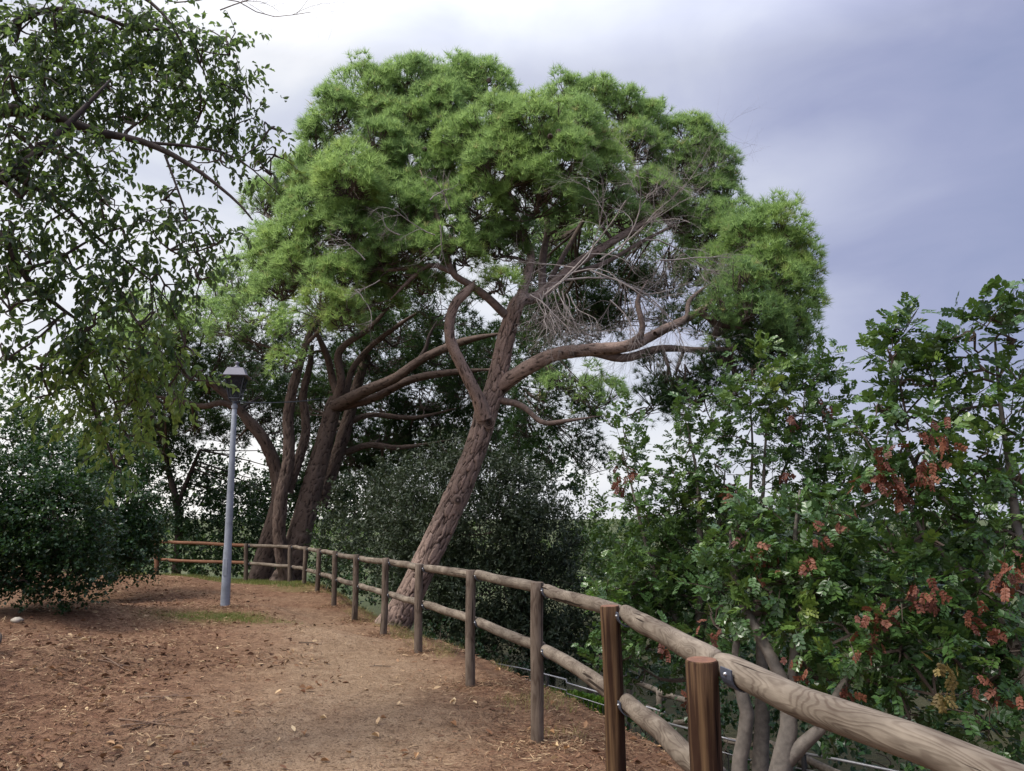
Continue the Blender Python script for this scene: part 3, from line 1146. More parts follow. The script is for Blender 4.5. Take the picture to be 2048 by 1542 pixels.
def make_limbs(root, limbs, mat, sides=12, name='limb'):
    out_ = []
    for rows in limbs:
        rows = list(rows)
        if name in ('limb', 'stem'):
            rows[-1] = (*rows[-1][:3], min(rows[-1][3], .007))
        S = limb_points(rows)
        mb = MB()
        if name == 'limb' and rows[0][3] > .075 and mat in (MAT['limb'], MAT['limb_dark']) and rows[0][2] > 10:
            S2 = limb_points(rows, max(20, int(np.linalg.norm(np.diff(S[:, :3], axis=0), axis=1).sum() / .05)))
            bark_tube(mb, S2, 26, .055, .012, len(out_) + 40, .3)
            part(name, mb, MAT['bark'] if mat == MAT['limb'] else MAT['bark_grey'], root, True)
            out_.append(S)
            continue
        V, D, th, s, F = tube_verts(S[:, :3], S[:, 3], sides)
        T, L_ = np.tile(th, len(S)), np.repeat(s, sides)
        V = V + D * (fbm(np.cos(T) * 1.2 + L_ * 2.2, np.sin(T) * 1.2, len(out_) + 3, 3) * np.repeat(S[:, 3], sides) * .35)[:, None]
        mb.add(V, [F, (np.arange(sides) + (len(S) - 1) * sides)[None, :]])
        part(name, mb, mat, root, True)
        out_.append(S)
    return out_


# ------------------------------------------------------------------ 1 the big leaning pine
T1 = [(782, 1262, 12.9, .33), (806, 1222, 12.85, .275), (830, 1170, 12.8, .245), (858, 1110, 12.75, .235), (893, 1035, 12.7, .228), (930, 950, 12.6, .215),
      (957, 880, 12.5, .20), (972, 825, 12.45, .20), (990, 775, 12.4, .185), (1004, 710, 12.3, .165), (1019, 650, 12.2, .150), (1030, 615, 12.15, .135), (1042, 600, 12.2, .11), (1062, 596, 12.4, .08)]
b1 = P(800, 1250, 12.85)
pine = thing('pine_tree', tuple(b1), 'large leaning pine with reddish plated bark and broad bright green crown behind the fence', 'pine tree')
T1 = [(a, b__, c, r * .86) for a, b__, c, r in T1]
S1 = limb_points(T1, 330)
mb = MB()
bark_tube(mb, S1, 110, .072, .026, 3, .24)
trunk = part('trunk', mb, MAT['bark'], pine, True)
for (a_, b__, dY, rk) in ((978, 845, .20, .085), (916, 1000, .21, .06)):   # knots on the trunk
    mb = MB()
    c = P(a_, b__, 12.5 - dY)
    for k in range(3):
        tt = np.linspace(0, 2 * np.pi, 20, endpoint=False)
        rr_ = rk * (1 - .28 * k)
        ring = np.stack([c[0] + np.cos(tt) * rr_, np.full(20, c[1] - .012 * k), c[2] + np.sin(tt) * rr_ * 1.1], 1)
        ring = np.vstack([ring, ring[:2]])
        tube(mb, ring, rk * .20, 6, .3, cap=False, crack=.4 - .15 * k)
    part('knot', mb, MAT['bark'], trunk, True)
limbs1 = [
    [(968, 835, 12.35, .15), (955, 795, 12.2, .115), (925, 735, 12.05, .098), (902, 685, 11.95, .092), (899, 645, 11.9, .088), (912, 605, 11.85, .082), (938, 578, 11.85, .07), (950, 560, 11.9, .05)],
    [(1010, 630, 12.1, .08), (980, 600, 12.0, .075), (945, 572, 11.9, .07), (905, 545, 11.8, .06), (890, 490, 11.8, .05), (870, 420, 11.9, .04), (840, 340, 12, .03)],
    [(905, 545, 11.8, .05), (860, 530, 11.7, .045), (820, 560, 11.7, .035), (780, 600, 11.7, .025)],
    [(998, 775, 12.4, .15), (1040, 745, 12.2, .135), (1110, 709, 12.0, .118), (1180, 700, 11.9, .108), (1260, 691, 11.8, .100), (1330, 658, 12.0, .080), (1400, 622, 12.3, .062), (1450, 580, 12.5, .045), (1510, 545, 12.7, .03)],
    [(1180, 703, 11.95, .08), (1250, 716, 11.9, .075), (1320, 697, 11.9, .068), (1410, 700, 12, .055), (1500, 690, 12, .04), (1560, 650, 12, .025)],
    [(1250, 692, 11.8, .065), (1283, 668, 11.7, .06), (1283, 640, 11.7, .055), (1275, 600, 11.8, .045), (1295, 560, 11.9, .03)],
    [(1310, 668, 11.7, .05), (1370, 640, 12, .045), (1380, 600, 12.3, .04), (1430, 560, 12.6, .03)],
    [(1040, 600, 12.3, .10), (1080, 590, 12.6, .10), (1150, 530, 13, .09), (1230, 480, 13.4, .075), (1310, 430, 13.8, .06), (1370, 370, 14, .04)],
    [(1085, 585, 12.7, .08), (1085, 520, 13, .075), (1095, 450, 13.2, .06), (1080, 380, 13.2, .045), (1050, 300, 13.2, .03)],
    [(1100, 560, 12.9, .06), (1150, 470, 13.6, .05), (1200, 380, 14, .04), (1240, 290, 14.3, .03)],
    [(1120, 548, 12.9, .055), (1200, 530, 13.3, .05), (1290, 480, 13.7, .04), (1390, 430, 14, .03)],
    [(1040, 600, 12.3, .09), (1060, 500, 12.8, .07), (1000, 400, 13, .05), (900, 300, 13.2, .035), (850, 220, 13.3, .025)],
    [(905, 545, 11.9, .05), (850, 480, 12, .045), (780, 430, 12, .035), (720, 380, 12, .03), (690, 300, 12.2, .02)],
    [(860, 530, 11.7, .04), (760, 540, 11.8, .035), (680, 520, 11.9, .03), (620, 470, 12, .02)],
    [(1400, 622, 11.7, .05), (1440, 650, 11.8, .045), (1520, 660, 12, .03)],
    [(1000, 800, 12.4, .07), (1045, 812, 12.2, .055), (1085, 845, 12.1, .045), (1130, 842, 12.0, .035), (1200, 832, 12, .02)],
]
L1 = make_limbs(pine, [[(a, b__, c, r * .88) for a, b__, c, r in q] for q in limbs1], MAT['limb'])
skel1 = np.vstack(L1 + [S1[250:]])
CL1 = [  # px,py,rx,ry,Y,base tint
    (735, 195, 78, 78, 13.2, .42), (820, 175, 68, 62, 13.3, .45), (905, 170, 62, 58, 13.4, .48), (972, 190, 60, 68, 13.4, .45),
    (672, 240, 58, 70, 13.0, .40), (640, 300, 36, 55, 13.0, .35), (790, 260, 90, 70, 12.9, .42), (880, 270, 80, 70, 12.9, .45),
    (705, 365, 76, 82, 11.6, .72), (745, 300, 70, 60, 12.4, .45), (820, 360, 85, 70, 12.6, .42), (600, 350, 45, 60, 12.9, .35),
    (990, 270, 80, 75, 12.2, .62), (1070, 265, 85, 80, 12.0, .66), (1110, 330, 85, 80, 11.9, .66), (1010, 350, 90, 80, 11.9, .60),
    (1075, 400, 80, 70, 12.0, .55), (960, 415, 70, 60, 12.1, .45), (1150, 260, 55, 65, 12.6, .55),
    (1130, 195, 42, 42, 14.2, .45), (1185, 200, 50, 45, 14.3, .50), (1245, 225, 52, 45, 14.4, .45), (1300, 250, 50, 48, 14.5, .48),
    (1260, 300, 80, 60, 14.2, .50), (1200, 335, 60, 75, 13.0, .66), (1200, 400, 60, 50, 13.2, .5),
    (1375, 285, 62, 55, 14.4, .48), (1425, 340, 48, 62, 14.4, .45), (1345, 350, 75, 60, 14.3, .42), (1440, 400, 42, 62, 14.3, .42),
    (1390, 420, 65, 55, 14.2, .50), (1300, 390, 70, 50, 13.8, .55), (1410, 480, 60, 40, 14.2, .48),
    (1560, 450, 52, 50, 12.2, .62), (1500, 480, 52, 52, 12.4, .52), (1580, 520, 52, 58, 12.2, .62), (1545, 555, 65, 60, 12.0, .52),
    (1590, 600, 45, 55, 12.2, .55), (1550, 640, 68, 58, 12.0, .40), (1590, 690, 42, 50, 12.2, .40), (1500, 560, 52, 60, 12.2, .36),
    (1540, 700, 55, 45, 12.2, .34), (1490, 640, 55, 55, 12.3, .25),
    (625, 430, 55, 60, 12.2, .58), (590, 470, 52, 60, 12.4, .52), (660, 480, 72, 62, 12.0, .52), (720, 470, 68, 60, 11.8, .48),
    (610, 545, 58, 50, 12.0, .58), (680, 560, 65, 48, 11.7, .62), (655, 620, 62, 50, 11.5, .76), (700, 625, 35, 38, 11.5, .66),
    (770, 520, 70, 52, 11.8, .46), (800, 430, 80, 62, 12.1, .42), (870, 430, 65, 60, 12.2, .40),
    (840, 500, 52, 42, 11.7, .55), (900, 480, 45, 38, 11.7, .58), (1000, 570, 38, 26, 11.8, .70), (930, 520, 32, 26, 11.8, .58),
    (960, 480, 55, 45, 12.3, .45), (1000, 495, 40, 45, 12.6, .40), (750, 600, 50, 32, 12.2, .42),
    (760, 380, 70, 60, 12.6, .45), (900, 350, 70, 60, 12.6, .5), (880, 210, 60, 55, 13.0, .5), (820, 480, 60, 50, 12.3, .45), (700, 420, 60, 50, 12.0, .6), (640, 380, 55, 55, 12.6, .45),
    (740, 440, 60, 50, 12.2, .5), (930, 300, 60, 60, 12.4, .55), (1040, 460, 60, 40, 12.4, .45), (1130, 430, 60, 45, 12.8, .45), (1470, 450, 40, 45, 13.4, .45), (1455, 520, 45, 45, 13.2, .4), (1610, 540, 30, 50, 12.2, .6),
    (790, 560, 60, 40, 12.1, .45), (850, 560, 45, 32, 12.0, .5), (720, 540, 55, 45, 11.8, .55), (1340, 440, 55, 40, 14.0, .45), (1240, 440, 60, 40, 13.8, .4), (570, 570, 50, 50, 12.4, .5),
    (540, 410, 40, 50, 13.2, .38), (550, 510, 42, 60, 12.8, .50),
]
for (a_, b__, rx, ry, Y, tn) in CL1:
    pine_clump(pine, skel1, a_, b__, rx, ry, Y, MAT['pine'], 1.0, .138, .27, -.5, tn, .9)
for (a_, b__, rx, ry, Y, tn) in [(1100, 470, 60, 45, 15.5, .3), (1180, 450, 60, 45, 16, .3), (1260, 470, 60, 50, 16, .3), (1340, 500, 60, 50, 16, .3), (1400, 540, 55, 45, 15.5, .3),
                                 (1330, 570, 60, 45, 16, .25), (1240, 550, 60, 45, 16.5, .2), (1150, 540, 60, 45, 16.5, .2), (1080, 640, 50, 50, 16.5, .2), (1160, 630, 60, 45, 16.5, .2),
                                 (1240, 630, 50, 35, 16.5, .2), (1440, 490, 50, 50, 14, .45), (1440, 590, 45, 45, 14.5, .3), (1400, 640, 45, 30, 14.5, .25), (1050, 540, 50, 50, 15.5, .25),
                                 (1460, 690, 50, 35, 12.6, .3), (1570, 720, 50, 30, 12.2, .4)]:
    pine_clump(pine, skel1, a_, b__, rx, ry, Y, MAT['pine'] if tn > .28 else MAT['pine_shaded'], .8, .16, .36, -.8, tn, .9, nt_=20, ts=TUFT_FAR)
for (a_, b__, rx, ry, Y, tn) in ((1440, 610, 42, 34, 11.6, .22), (1480, 560, 40, 34, 11.6, .3), (1430, 660, 45, 26, 11.7, .2), (1500, 620, 40, 40, 11.6, .25)):
    pine_clump(pine, skel1, a_, b__, rx, ry, Y, MAT['pine'], .9, .12, .26, -.8, tn, .9, nt_=16, ts=TUFT_FAR)
# sparse hanging boughs under the right limb
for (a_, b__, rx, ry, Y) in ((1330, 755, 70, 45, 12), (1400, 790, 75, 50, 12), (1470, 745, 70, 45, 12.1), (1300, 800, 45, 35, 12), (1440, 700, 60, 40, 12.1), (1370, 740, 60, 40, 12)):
    pine_clump(pine, skel1, a_, b__, rx, ry, Y, MAT['pine_shaded'], .8, .11, .26, -1, .2, .9, nt_=16)

# cones
def cone_mesh():
    zz_ = np.linspace(0, 1, 12)
    prof = np.sin(np.pi * np.clip(zz_ * .92 + .05, 0, 1)) ** .7 * (1 - .25 * zz_)
    C = np.stack([0 * zz_, 0 * zz_, zz_ * .10], 1)
    V, D, th, s__, F = tube_verts(C, prof * .032, 12)
    T, S_ = np.tile(th, 12), np.repeat(np.arange(12), 12)
    V = V + D * (((np.round(T / (2 * np.pi) * 12) + S_) % 2) * .008)[:, None]
    return make_mesh('cone', V, [F], None, None, False)


CONE = cone_mesh()
CONE.materials.append(MAT['twig'])
for (a_, b__, Y) in ((978, 158, 12.9), (1117, 262, 11.5), (990, 170, 12.9), (905, 195, 12.9), (1040, 222, 11.6), (850, 300, 12.2), (1290, 300, 13.8), (1400, 330, 13.9), (760, 200, 12.7), (1100, 275, 11.4)):
    link('cone', CONE, None, pine, Matrix.Translation(Vector(P(a_, b__, Y))) @ Matrix.Rotation(R(float(rng.uniform(100, 170))), 4, 'X') @ Matrix.Scale(1.3, 4))

# dead grey branches
def dead_spray(root, starts, name='dead_branch'):
    for (a_, b__, Y, dx, dz, ln, r, lvl, cv, gv) in starts:
        mb = MB()
        bare_branch(mb, P(a_, b__, Y), (dx, rng.uniform(-.35, .15), dz), ln, r * .72, lvl, cv, gv, (6, 9))
        part(name, mb, MAT['dead'], root, True)


dead_spray(pine, [
    (1090, 590, 11.7, 1.0, .55, 1.9, .028, 3, .30, -.1), (1130, 560, 11.6, 1.0, .25, 2.1, .026, 3, .35, -.3), (1180, 540, 11.6, 1.0, -.25, 1.5, .022, 3, .35, -.4),
    (1200, 520, 11.6, 1.0, .8, 1.7, .022, 3, .3, .1), (1240, 500, 11.5, .8, .9, 1.3, .020, 3, .35, .1), (1290, 480, 11.5, 1.0, .1, 1.3, .020, 3, .4, -.2),
    (1060, 590, 11.7, 1.0, -.35, 1.0, .02, 3, .4, -.5), (1250, 570, 11.5, 1.0, 0, 1.2, .02, 3, .4, -.4), (1320, 520, 11.5, 1.0, .25, 1.1, .018, 3, .35, 0),
    (1220, 600, 11.6, .6, -.5, .9, .018, 2, .4, -.4),
])
for k in range(9):
    mb = MB()
    bare_branch(mb, P(1070 + 9 * k, 570 + 6 * abs(k - 4), 11.75), (rng.uniform(-.2, .6), rng.uniform(-.3, .2), -1), rng.uniform(.6, .85), .011, 2, .45, -.35, (5, 9))
    part('dead_twig', mb, MAT['dead'], pine, True)
for (a_, b__, Y, dx, dz) in ((860, 400, 11.3, .3, .5), (800, 470, 11.2, -.6, .1), (870, 470, 11.3, -.8, .3), (760, 560, 11.3, -.5, -.3), (900, 420, 11.3, -.2, .6), (710, 580, 11.3, .4, -.4), (880, 450, 11.2, .1, -.8), (730, 520, 11.3, -.3, .5)):
    mb = MB()
    bare_branch(mb, P(a_, b__, Y), (dx, 0, dz), rng.uniform(.5, .8), .011, 2, .4, -.1, (4, 8))
    part('dead_twig', mb, MAT['dead'], pine, True)

# ------------------------------------------------------------------ 2 thick pine, 3 slender, 4 left-leaning
def pine_more(trunks, limbs, clumps, label, bm=None, **kw):
    root = thing('pine_tree', tuple(P(*trunks[0][0][:3])), label, 'pine tree')
    skels = []
    for tr in trunks:
        S = limb_points([(a, b__, c, r * .76) for a, b__, c, r in tr], 150)
        mb = MB()
        bark_tube(mb, S, 56, .09, .032, int(rng.integers(1, 99)), .28)
        part('trunk', mb, bm or MAT['bark_grey'], root, True)
        skels.append(S[60:])
    skels += make_limbs(root, [[(a, b__, c, r * .85) for a, b__, c, r in q] for q in limbs], MAT['limb_dark'] if not kw.get('light') else MAT['limb'], 10)
    sk = np.vstack(skels)
    for q in clumps:
        a_, b__, rx, ry, Y, tn = q
        pine_clump(root, sk, a_, b__, rx, ry, Y, MAT['pine'] if tn > .3 else MAT['pine_shaded'], kw.get('dens', .75), kw.get('ts', .17), kw.get('rs', .42), -.8, tn, 1.0, nt_=22, ts=TUFT_FAR)
    return root, sk


pine2, sk2 = pine_more(
    [[(560, 1185, 21.3, .55), (585, 1130, 21.3, .46), (605, 1050, 21.3, .40), (628, 960, 21.3, .35), (650, 880, 21.3, .31), (664, 820, 21.3, .28), (672, 795, 21.3, .22)],
     [(640, 1010, 22, .25), (668, 930, 22.2, .24), (690, 860, 22.4, .22), (712, 780, 22.5, .18), (735, 700, 22.5, .13)]],
    [[(668, 812, 21.2, .20), (730, 782, 20.6, .17), (790, 756, 20.2, .15), (850, 715, 19.8, .13), (930, 682, 19.4, .11), (1010, 665, 19, .08)],
     [(680, 815, 21.3, .14), (750, 795, 21, .13), (820, 760, 20.6, .12), (900, 745, 20.3, .10), (1000, 738, 20, .07)],
     [(668, 810, 21.2, .15), (682, 765, 21, .13), (676, 715, 20.8, .115), (690, 690, 20.7, .1), (740, 655, 20.5, .085), (790, 600, 20.2, .06)],
     [(674, 790, 21.2, .12), (664, 755, 21.2, .115), (655, 715, 21, .10), (640, 680, 20.8, .08), (620, 640, 20.7, .05)],
     [(690, 790, 21.5, .12), (705, 740, 21.4, .10), (735, 700, 21.3, .085), (790, 655, 21, .07), (860, 610, 20.8, .05)],
     [(820, 742, 20, .08), (850, 700, 19.8, .07), (858, 672, 19.7, .05), (875, 640, 19.6, .03)],
     [(690, 905, 22.5, .12), (740, 890, 22.5, .1), (800, 895, 22.6, .08), (900, 880, 23, .05)],
     [(690, 850, 22.5, .10), (740, 830, 22.5, .09), (830, 835, 22.8, .07), (920, 815, 23, .05)]],
    [(600, 690, 70, 45, 21.5, .30), (700, 640, 80, 50, 21, .25), (800, 660, 90, 55, 22, .15), (900, 700, 90, 60, 22.5, .15), (740, 720, 90, 50, 23, .1),
     (840, 790, 90, 45, 23.5, .12), (760, 800, 70, 50, 24, .1), (960, 770, 70, 55, 22.5, .15), (1010, 700, 70, 50, 21, .2), (880, 860, 80, 40, 24, .1),
     (700, 920, 60, 35, 25, .12), (770, 930, 60, 35, 25, .12), (840, 915, 60, 35, 25, .12), (910, 905, 60, 40, 24, .12), (1000, 880, 50, 40, 22, .15), (1060, 850, 50, 45, 20, .2), (1100, 900, 45, 45, 20, .3), (1040, 920, 45, 30, 21, .15), (1090, 670, 60, 45, 20, .15), (640, 930, 40, 40, 26, .12), (960, 930, 50, 30, 23, .12),
     (700, 780, 80, 55, 25, .1), (790, 730, 80, 55, 25, .1), (870, 740, 80, 55, 25, .1), (960, 720, 70, 60, 25, .1), (700, 860, 70, 50, 26, .1), (820, 860, 80, 50, 26, .1), (930, 800, 70, 55, 26, .1), (640, 820, 60, 50, 26, .1), (780, 660, 80, 50, 24, .1), (1010, 800, 50, 60, 24, .12),
     (760, 880, 80, 35, 24, .1), (960, 850, 60, 40, 23.5, .15), (660, 760, 60, 45, 24, .1), (600, 790, 60, 50, 24, .1), (640, 870, 50, 40, 24.5, .12),
     (1060, 640, 60, 60, 21, .15), (900, 620, 80, 50, 20.5, .2), (800, 590, 80, 50, 20, .25),
     (1140, 760, 70, 48, 18.5, .45), (1190, 800, 55, 42, 18.3, .45), (1080, 790, 60, 45, 19, .25), (1150, 850, 60, 45, 19, .22), (1170, 920, 45, 40, 19.5, .15), (1085, 720, 60, 40, 19.5, .3),
     (1200, 660, 60, 40, 19.5, .2), (1150, 600, 70, 50, 19.5, .15), (1250, 590, 70, 50, 19, .15), (1330, 620, 50, 35, 18.5, .2), (1230, 440, 80, 50, 18, .2), (1100, 480, 70, 60, 19, .15), (1180, 530, 70, 40, 19.5, .15)],
    'thick grey brown pine forking into long low limbs, rooted at the fence corner')

pine3, sk3 = pine_more(
    [[(577, 1165, 21.0, .24), (560, 1090, 20.9, .21), (562, 1000, 20.8, .20), (578, 910, 20.8, .19), (577, 830, 20.7, .175), (590, 760, 20.6, .15), (610, 695, 20.5, .12), (628, 640, 20.5, .08)],
     [(575, 985, 21.1, .16), (597, 920, 21.2, .15), (612, 860, 21.3, .14), (607, 790, 21.3, .12), (618, 740, 21.3, .10), (625, 690, 21.4, .06)]],
    [[(612, 690, 20.5, .07), (640, 650, 20.2, .05), (600, 600, 20, .03)]],
    [(560, 560, 55, 50, 19.5, .55), (520, 620, 60, 50, 19.5, .50), (585, 655, 45, 35, 19.0, .55), (480, 560, 50, 55, 20, .52), (530, 500, 45, 50, 20.5, .45),
     (570, 715, 30, 26, 18.8, .75), (640, 600, 50, 40, 20, .35), (460, 640, 55, 50, 20.3, .45), (520, 690, 55, 35, 20.5, .3)],
    'slender twin stemmed pine leaning on the thick one beside the fence', light=True)

pine4, sk4 = pine_more(
    [[(520, 1160, 23.2, .42), (540, 1080, 23.1, .36), (558, 1000, 23, .28), (553, 945, 23, .24), (530, 885, 22.8, .21), (492, 835, 22.6, .18), (452, 790, 22.4, .15), (415, 762, 22.3, .12), (380, 745, 22.2, .09), (330, 735, 22, .05)]],
    [[(480, 822, 22.5, .11), (445, 806, 22.3, .10), (405, 812, 22.2, .09), (350, 800, 22, .07), (300, 790, 21.8, .04)]],
    [(380, 640, 70, 50, 21.5, .50), (430, 590, 50, 45, 21.8, .50), (320, 670, 70, 50, 21, .48), (270, 720, 60, 50, 21, .4), (360, 720, 70, 45, 22, .3), (440, 700, 70, 45, 22.3, .22),
     (500, 740, 60, 45, 23.5, .15), (420, 770, 60, 40, 23.5, .12), (500, 800, 50, 40, 24, .1), (350, 790, 70, 40, 23.5, .15), (300, 830, 60, 40, 24, .15), (390, 850, 60, 38, 24.5, .12),
     (470, 870, 50, 32, 24.5, .12), (430, 820, 60, 45, 26, .1), (350, 850, 60, 45, 26, .1), (540, 770, 50, 50, 26, .1), (480, 770, 60, 45, 26, .1), (560, 850, 45, 40, 27, .1), (300, 770, 60, 50, 25, .15), (260, 860, 60, 50, 25, .15), (250, 790, 60, 50, 23, .2), (300, 620, 55, 45, 21.5, .45), (220, 680, 60, 50, 21.5, .4), (540, 830, 45, 40, 25, .1), (330, 900, 50, 45, 25, .12)],
    'dark pine whose trunk bends left behind the street lamp')


# ------------------------------------------------------------------ broadleaf builders
def leaf_t(wid=.45, fold=.10, tipz=1.0, droop=0.0):
    V = np.array([(0, 0, 0), (wid * .42, fold, .28), (wid * .5, fold, .62 - droop * .02), (0, -droop * .3, tipz),
                  (-wid * .5, fold, .62 - droop * .02), (-wid * .42, fold, .28)])
    return V, np.array([(0, 1, 2, 3), (0, 3, 4, 5)])


def merge(parts):
    V, F, n = [], [], 0
    for v, f in parts:
        V.append(v)
        F.append(f + n)
        n += len(v)
    return np.concatenate(V), np.concatenate(F)


def carob_leaf(pairs=4, seed=0):
    """pinnate leaf of unit length along z; leaflets round"""
    rg_ = np.random.default_rng(seed)
    lv, lf = leaf_t(.64, .08)
    ps = []
    for i in range(pairs):
        z = .22 + .70 * i / pairs
        for sx in (-1, 1):
            an = sx * R(rg_.uniform(50, 68)) * (1 - .25 * i / pairs)
            ca, sa = math.cos(an), math.sin(an)
            tl = rg_.normal(0, .22)
            Rm = np.array([[ca, 0, sa], [0, 1, 0], [-sa, 0, ca]]) @ np.array([[math.cos(tl), -math.sin(tl), 0], [math.sin(tl), math.cos(tl), 0], [0, 0, 1]])
            sc_ = rg_.uniform(.27, .34)
            ps.append(((lv * sc_) @ Rm.T + (0, rg_.normal(0, .02) - .25 * (z - .2) ** 2, z), lf))
    w_ = .012
    ps.append((np.array([(-w_, 0, 0), (w_, 0, 0), (w_, -.12, 1), (-w_, -.12, 1)]), np.array([(0, 1, 2, 3)])))
    return merge(ps)


CAROB = [carob_leaf(4, s) for s in range(4)]
DROOP = [leaf_t(.46, .09, 1.0, .5), leaf_t(.40, .06, 1.0, .1), leaf_t(.52, .14, 1.0, .8)]
def quad_t(wid, fold):
    return np.array([(0, 0, 0), (wid * .5, fold, .5), (0, 0, 1), (-wid * .5, fold * .5, .48)]), np.array([(0, 1, 2, 3)])


SMALL = [quad_t(.62, .06), quad_t(.75, .14)]
THIN = [quad_t(.34, .04)]


def inst_multi(mb, temps, pos, Rm, size, tint):
    k = rng.integers(0, len(temps), len(pos))
    size = np.broadcast_to(size, (len(pos),))
    tint = np.broadcast_to(tint, (len(pos),))
    for i, (V, F) in enumerate(temps):
        m_ = k == i
        inst(mb, V, F, pos[m_], Rm[m_], size[m_], tint[m_])


def leafy(root, clumps, temps, mat, size, per_m3, sub_r, twig_mat, grav=0.0, mode='shell', single=0, single_mat=None, name='foliage', base=.5,
          jit=.9, skel=None, grow_up=.3, nleaf=9, flat_up=.5, single_name='leaf', clip=None, twig_frac=1.0, wjit=1.0):
    """clumps of leafy shoots: every shoot a twig carrying leaves"""
    P0, D, LN, T = [], [], [], []
    mbt = MB()
    for (px, py, rx, ry, Y, tn) in clumps:
        c = P(px, py, Y)
        r = np.array((M_(rx, Y), M_(min(rx, ry), Y) * .9, M_(ry, Y)))
        vol = 4.19 * r[0] * r[1] * r[2]
        n = max(6, int(vol * per_m3))
        d = sphere_dirs(n)
        rad = rng.uniform(.25, 1, (n, 1)) ** (1 / 2.6) * jit
        lump = 1 + .20 * np.sin(d[:, :1] * 5 + px) * np.cos(d[:, 2:] * 6 + py)
        p = c + r * d * rad * lump
        P0.append(p)
        D.append(nrm(nrm(d * r) * .7 + np.array((0, 0, grow_up + grav)) + rng.normal(0, .45, (n, 3))))
        T.append(np.full(n, tn))
        if skel is not None:
            nr = skel[np.argmin(np.linalg.norm(skel[:, :3] - c, axis=1))]
            S = spline(np.array([nr[:3], (nr[:3] + c) / 2 + rng.normal(0, .05, 3), c]), 7)
            tube(mbt, S, np.linspace(min(nr[3] * .7, .03), .008, 7), 5)
        nb_ = max(4, int(n * twig_frac) // 7)
        e = p[rng.choice(n, nb_, replace=False)]
        bez_sticks(mbt, np.broadcast_to(c, e.shape), (c + e) / 2 + rng.normal(0, .06, e.shape) + np.array((0, 0, -grav * .1)), e, .009, .004, 3)
    P0, D, T = np.concatenate(P0), np.concatenate(D), np.concatenate(T)
    if clip is not None:
        m_ = clip(P0)
        P0, D, T = P0[m_], D[m_], T[m_]
    n = len(P0)
    ln = sub_r * rng.uniform(.7, 1.3, n)
    g3 = np.array((0, 0, grav))
    mid = P0 + D * ln[:, None] * .5
    end = P0 + nrm(D + g3 * .6) * ln[:, None]
    m_ = rng.uniform(size=n) < twig_frac
    bez_sticks(mbt, P0[m_], mid[m_], end[m_], .004, .0022, 2)
    idx = np.repeat(np.arange(n), nleaf)
    tt = np.tile(np.linspace(.08, 1.0, nleaf), n)[:, None] + rng.uniform(-.04, .04, (n * nleaf, 1))
    q = (1 - tt) ** 2 * P0[idx] + 2 * tt * (1 - tt) * mid[idx] + tt * tt * end[idx]
    tw = nrm(end - P0)[idx]
    side = nrm(np.cross(tw, rng.normal(size=tw.shape)))
    ld = nrm(tw * .55 + side * .9 + g3 * 1.1 + rng.normal(0, .18, tw.shape))
    Rm = frames(ld, up=np.array((0, 0, 1.0)), roll=rng.normal(0, 1.1 - flat_up, len(ld)))
    # leaf upper side (its +y) faces up: frames gives y = z x x
    Rm = Rm
    sz = size * rng.uniform(.75, 1.2, len(q)) * np.where(tt[:, 0] > .95, .8, 1)
    tint = np.clip(T[idx] + np.repeat(rng.normal(0, .13, n), nleaf) + rng.normal(0, .07, len(q)), 0, 1)
    keep = np.ones(len(q), bool)
    if single:
        # the leaves that show largest: nearest the camera and inside the frame
        rel = q - np.array((0, 0, EYE))
        cz = rel[:, 1] * math.cos(PITCH) + rel[:, 2] * math.sin(PITCH)
        cyy = -rel[:, 1] * math.sin(PITCH) + rel[:, 2] * math.cos(PITCH)
        u, v = rel[:, 0] / cz * FPX, cyy / cz * FPX
        vis = (np.abs(u) < 1000) & (np.abs(v) < 750)
        key = np.where(vis, cz, 1e9)
        cand = np.argsort(key)[:single * 3]
        ch = rng.choice(cand, single, replace=False)
        ms = []
        for (V, F) in temps:
            me_ = make_mesh(single_name, V, [F], np.full(len(V), .5))
            me_.materials.append(single_mat)
            ms.append(me_)
        for i_ in ch:
            M4 = Matrix.Identity(4)
            for a in range(3):
                for b2_ in range(3):
                    M4[a][b2_] = Rm[i_][a][b2_] * sz[i_]
                M4[a][3] = q[i_][a]
            link(single_name, ms[int(rng.integers(0, len(ms)))], None, root, M4)
        keep[ch] = False
    mbf = MB()
    inst_multi(mbf, temps, q[keep], Rm[keep], sz[keep], tint[keep])
    fo = part(name, mbf, mat, root, kind='stuff' if single else None)
    part('twigs', mbt, twig_mat, root, kind='stuff')
    return fo


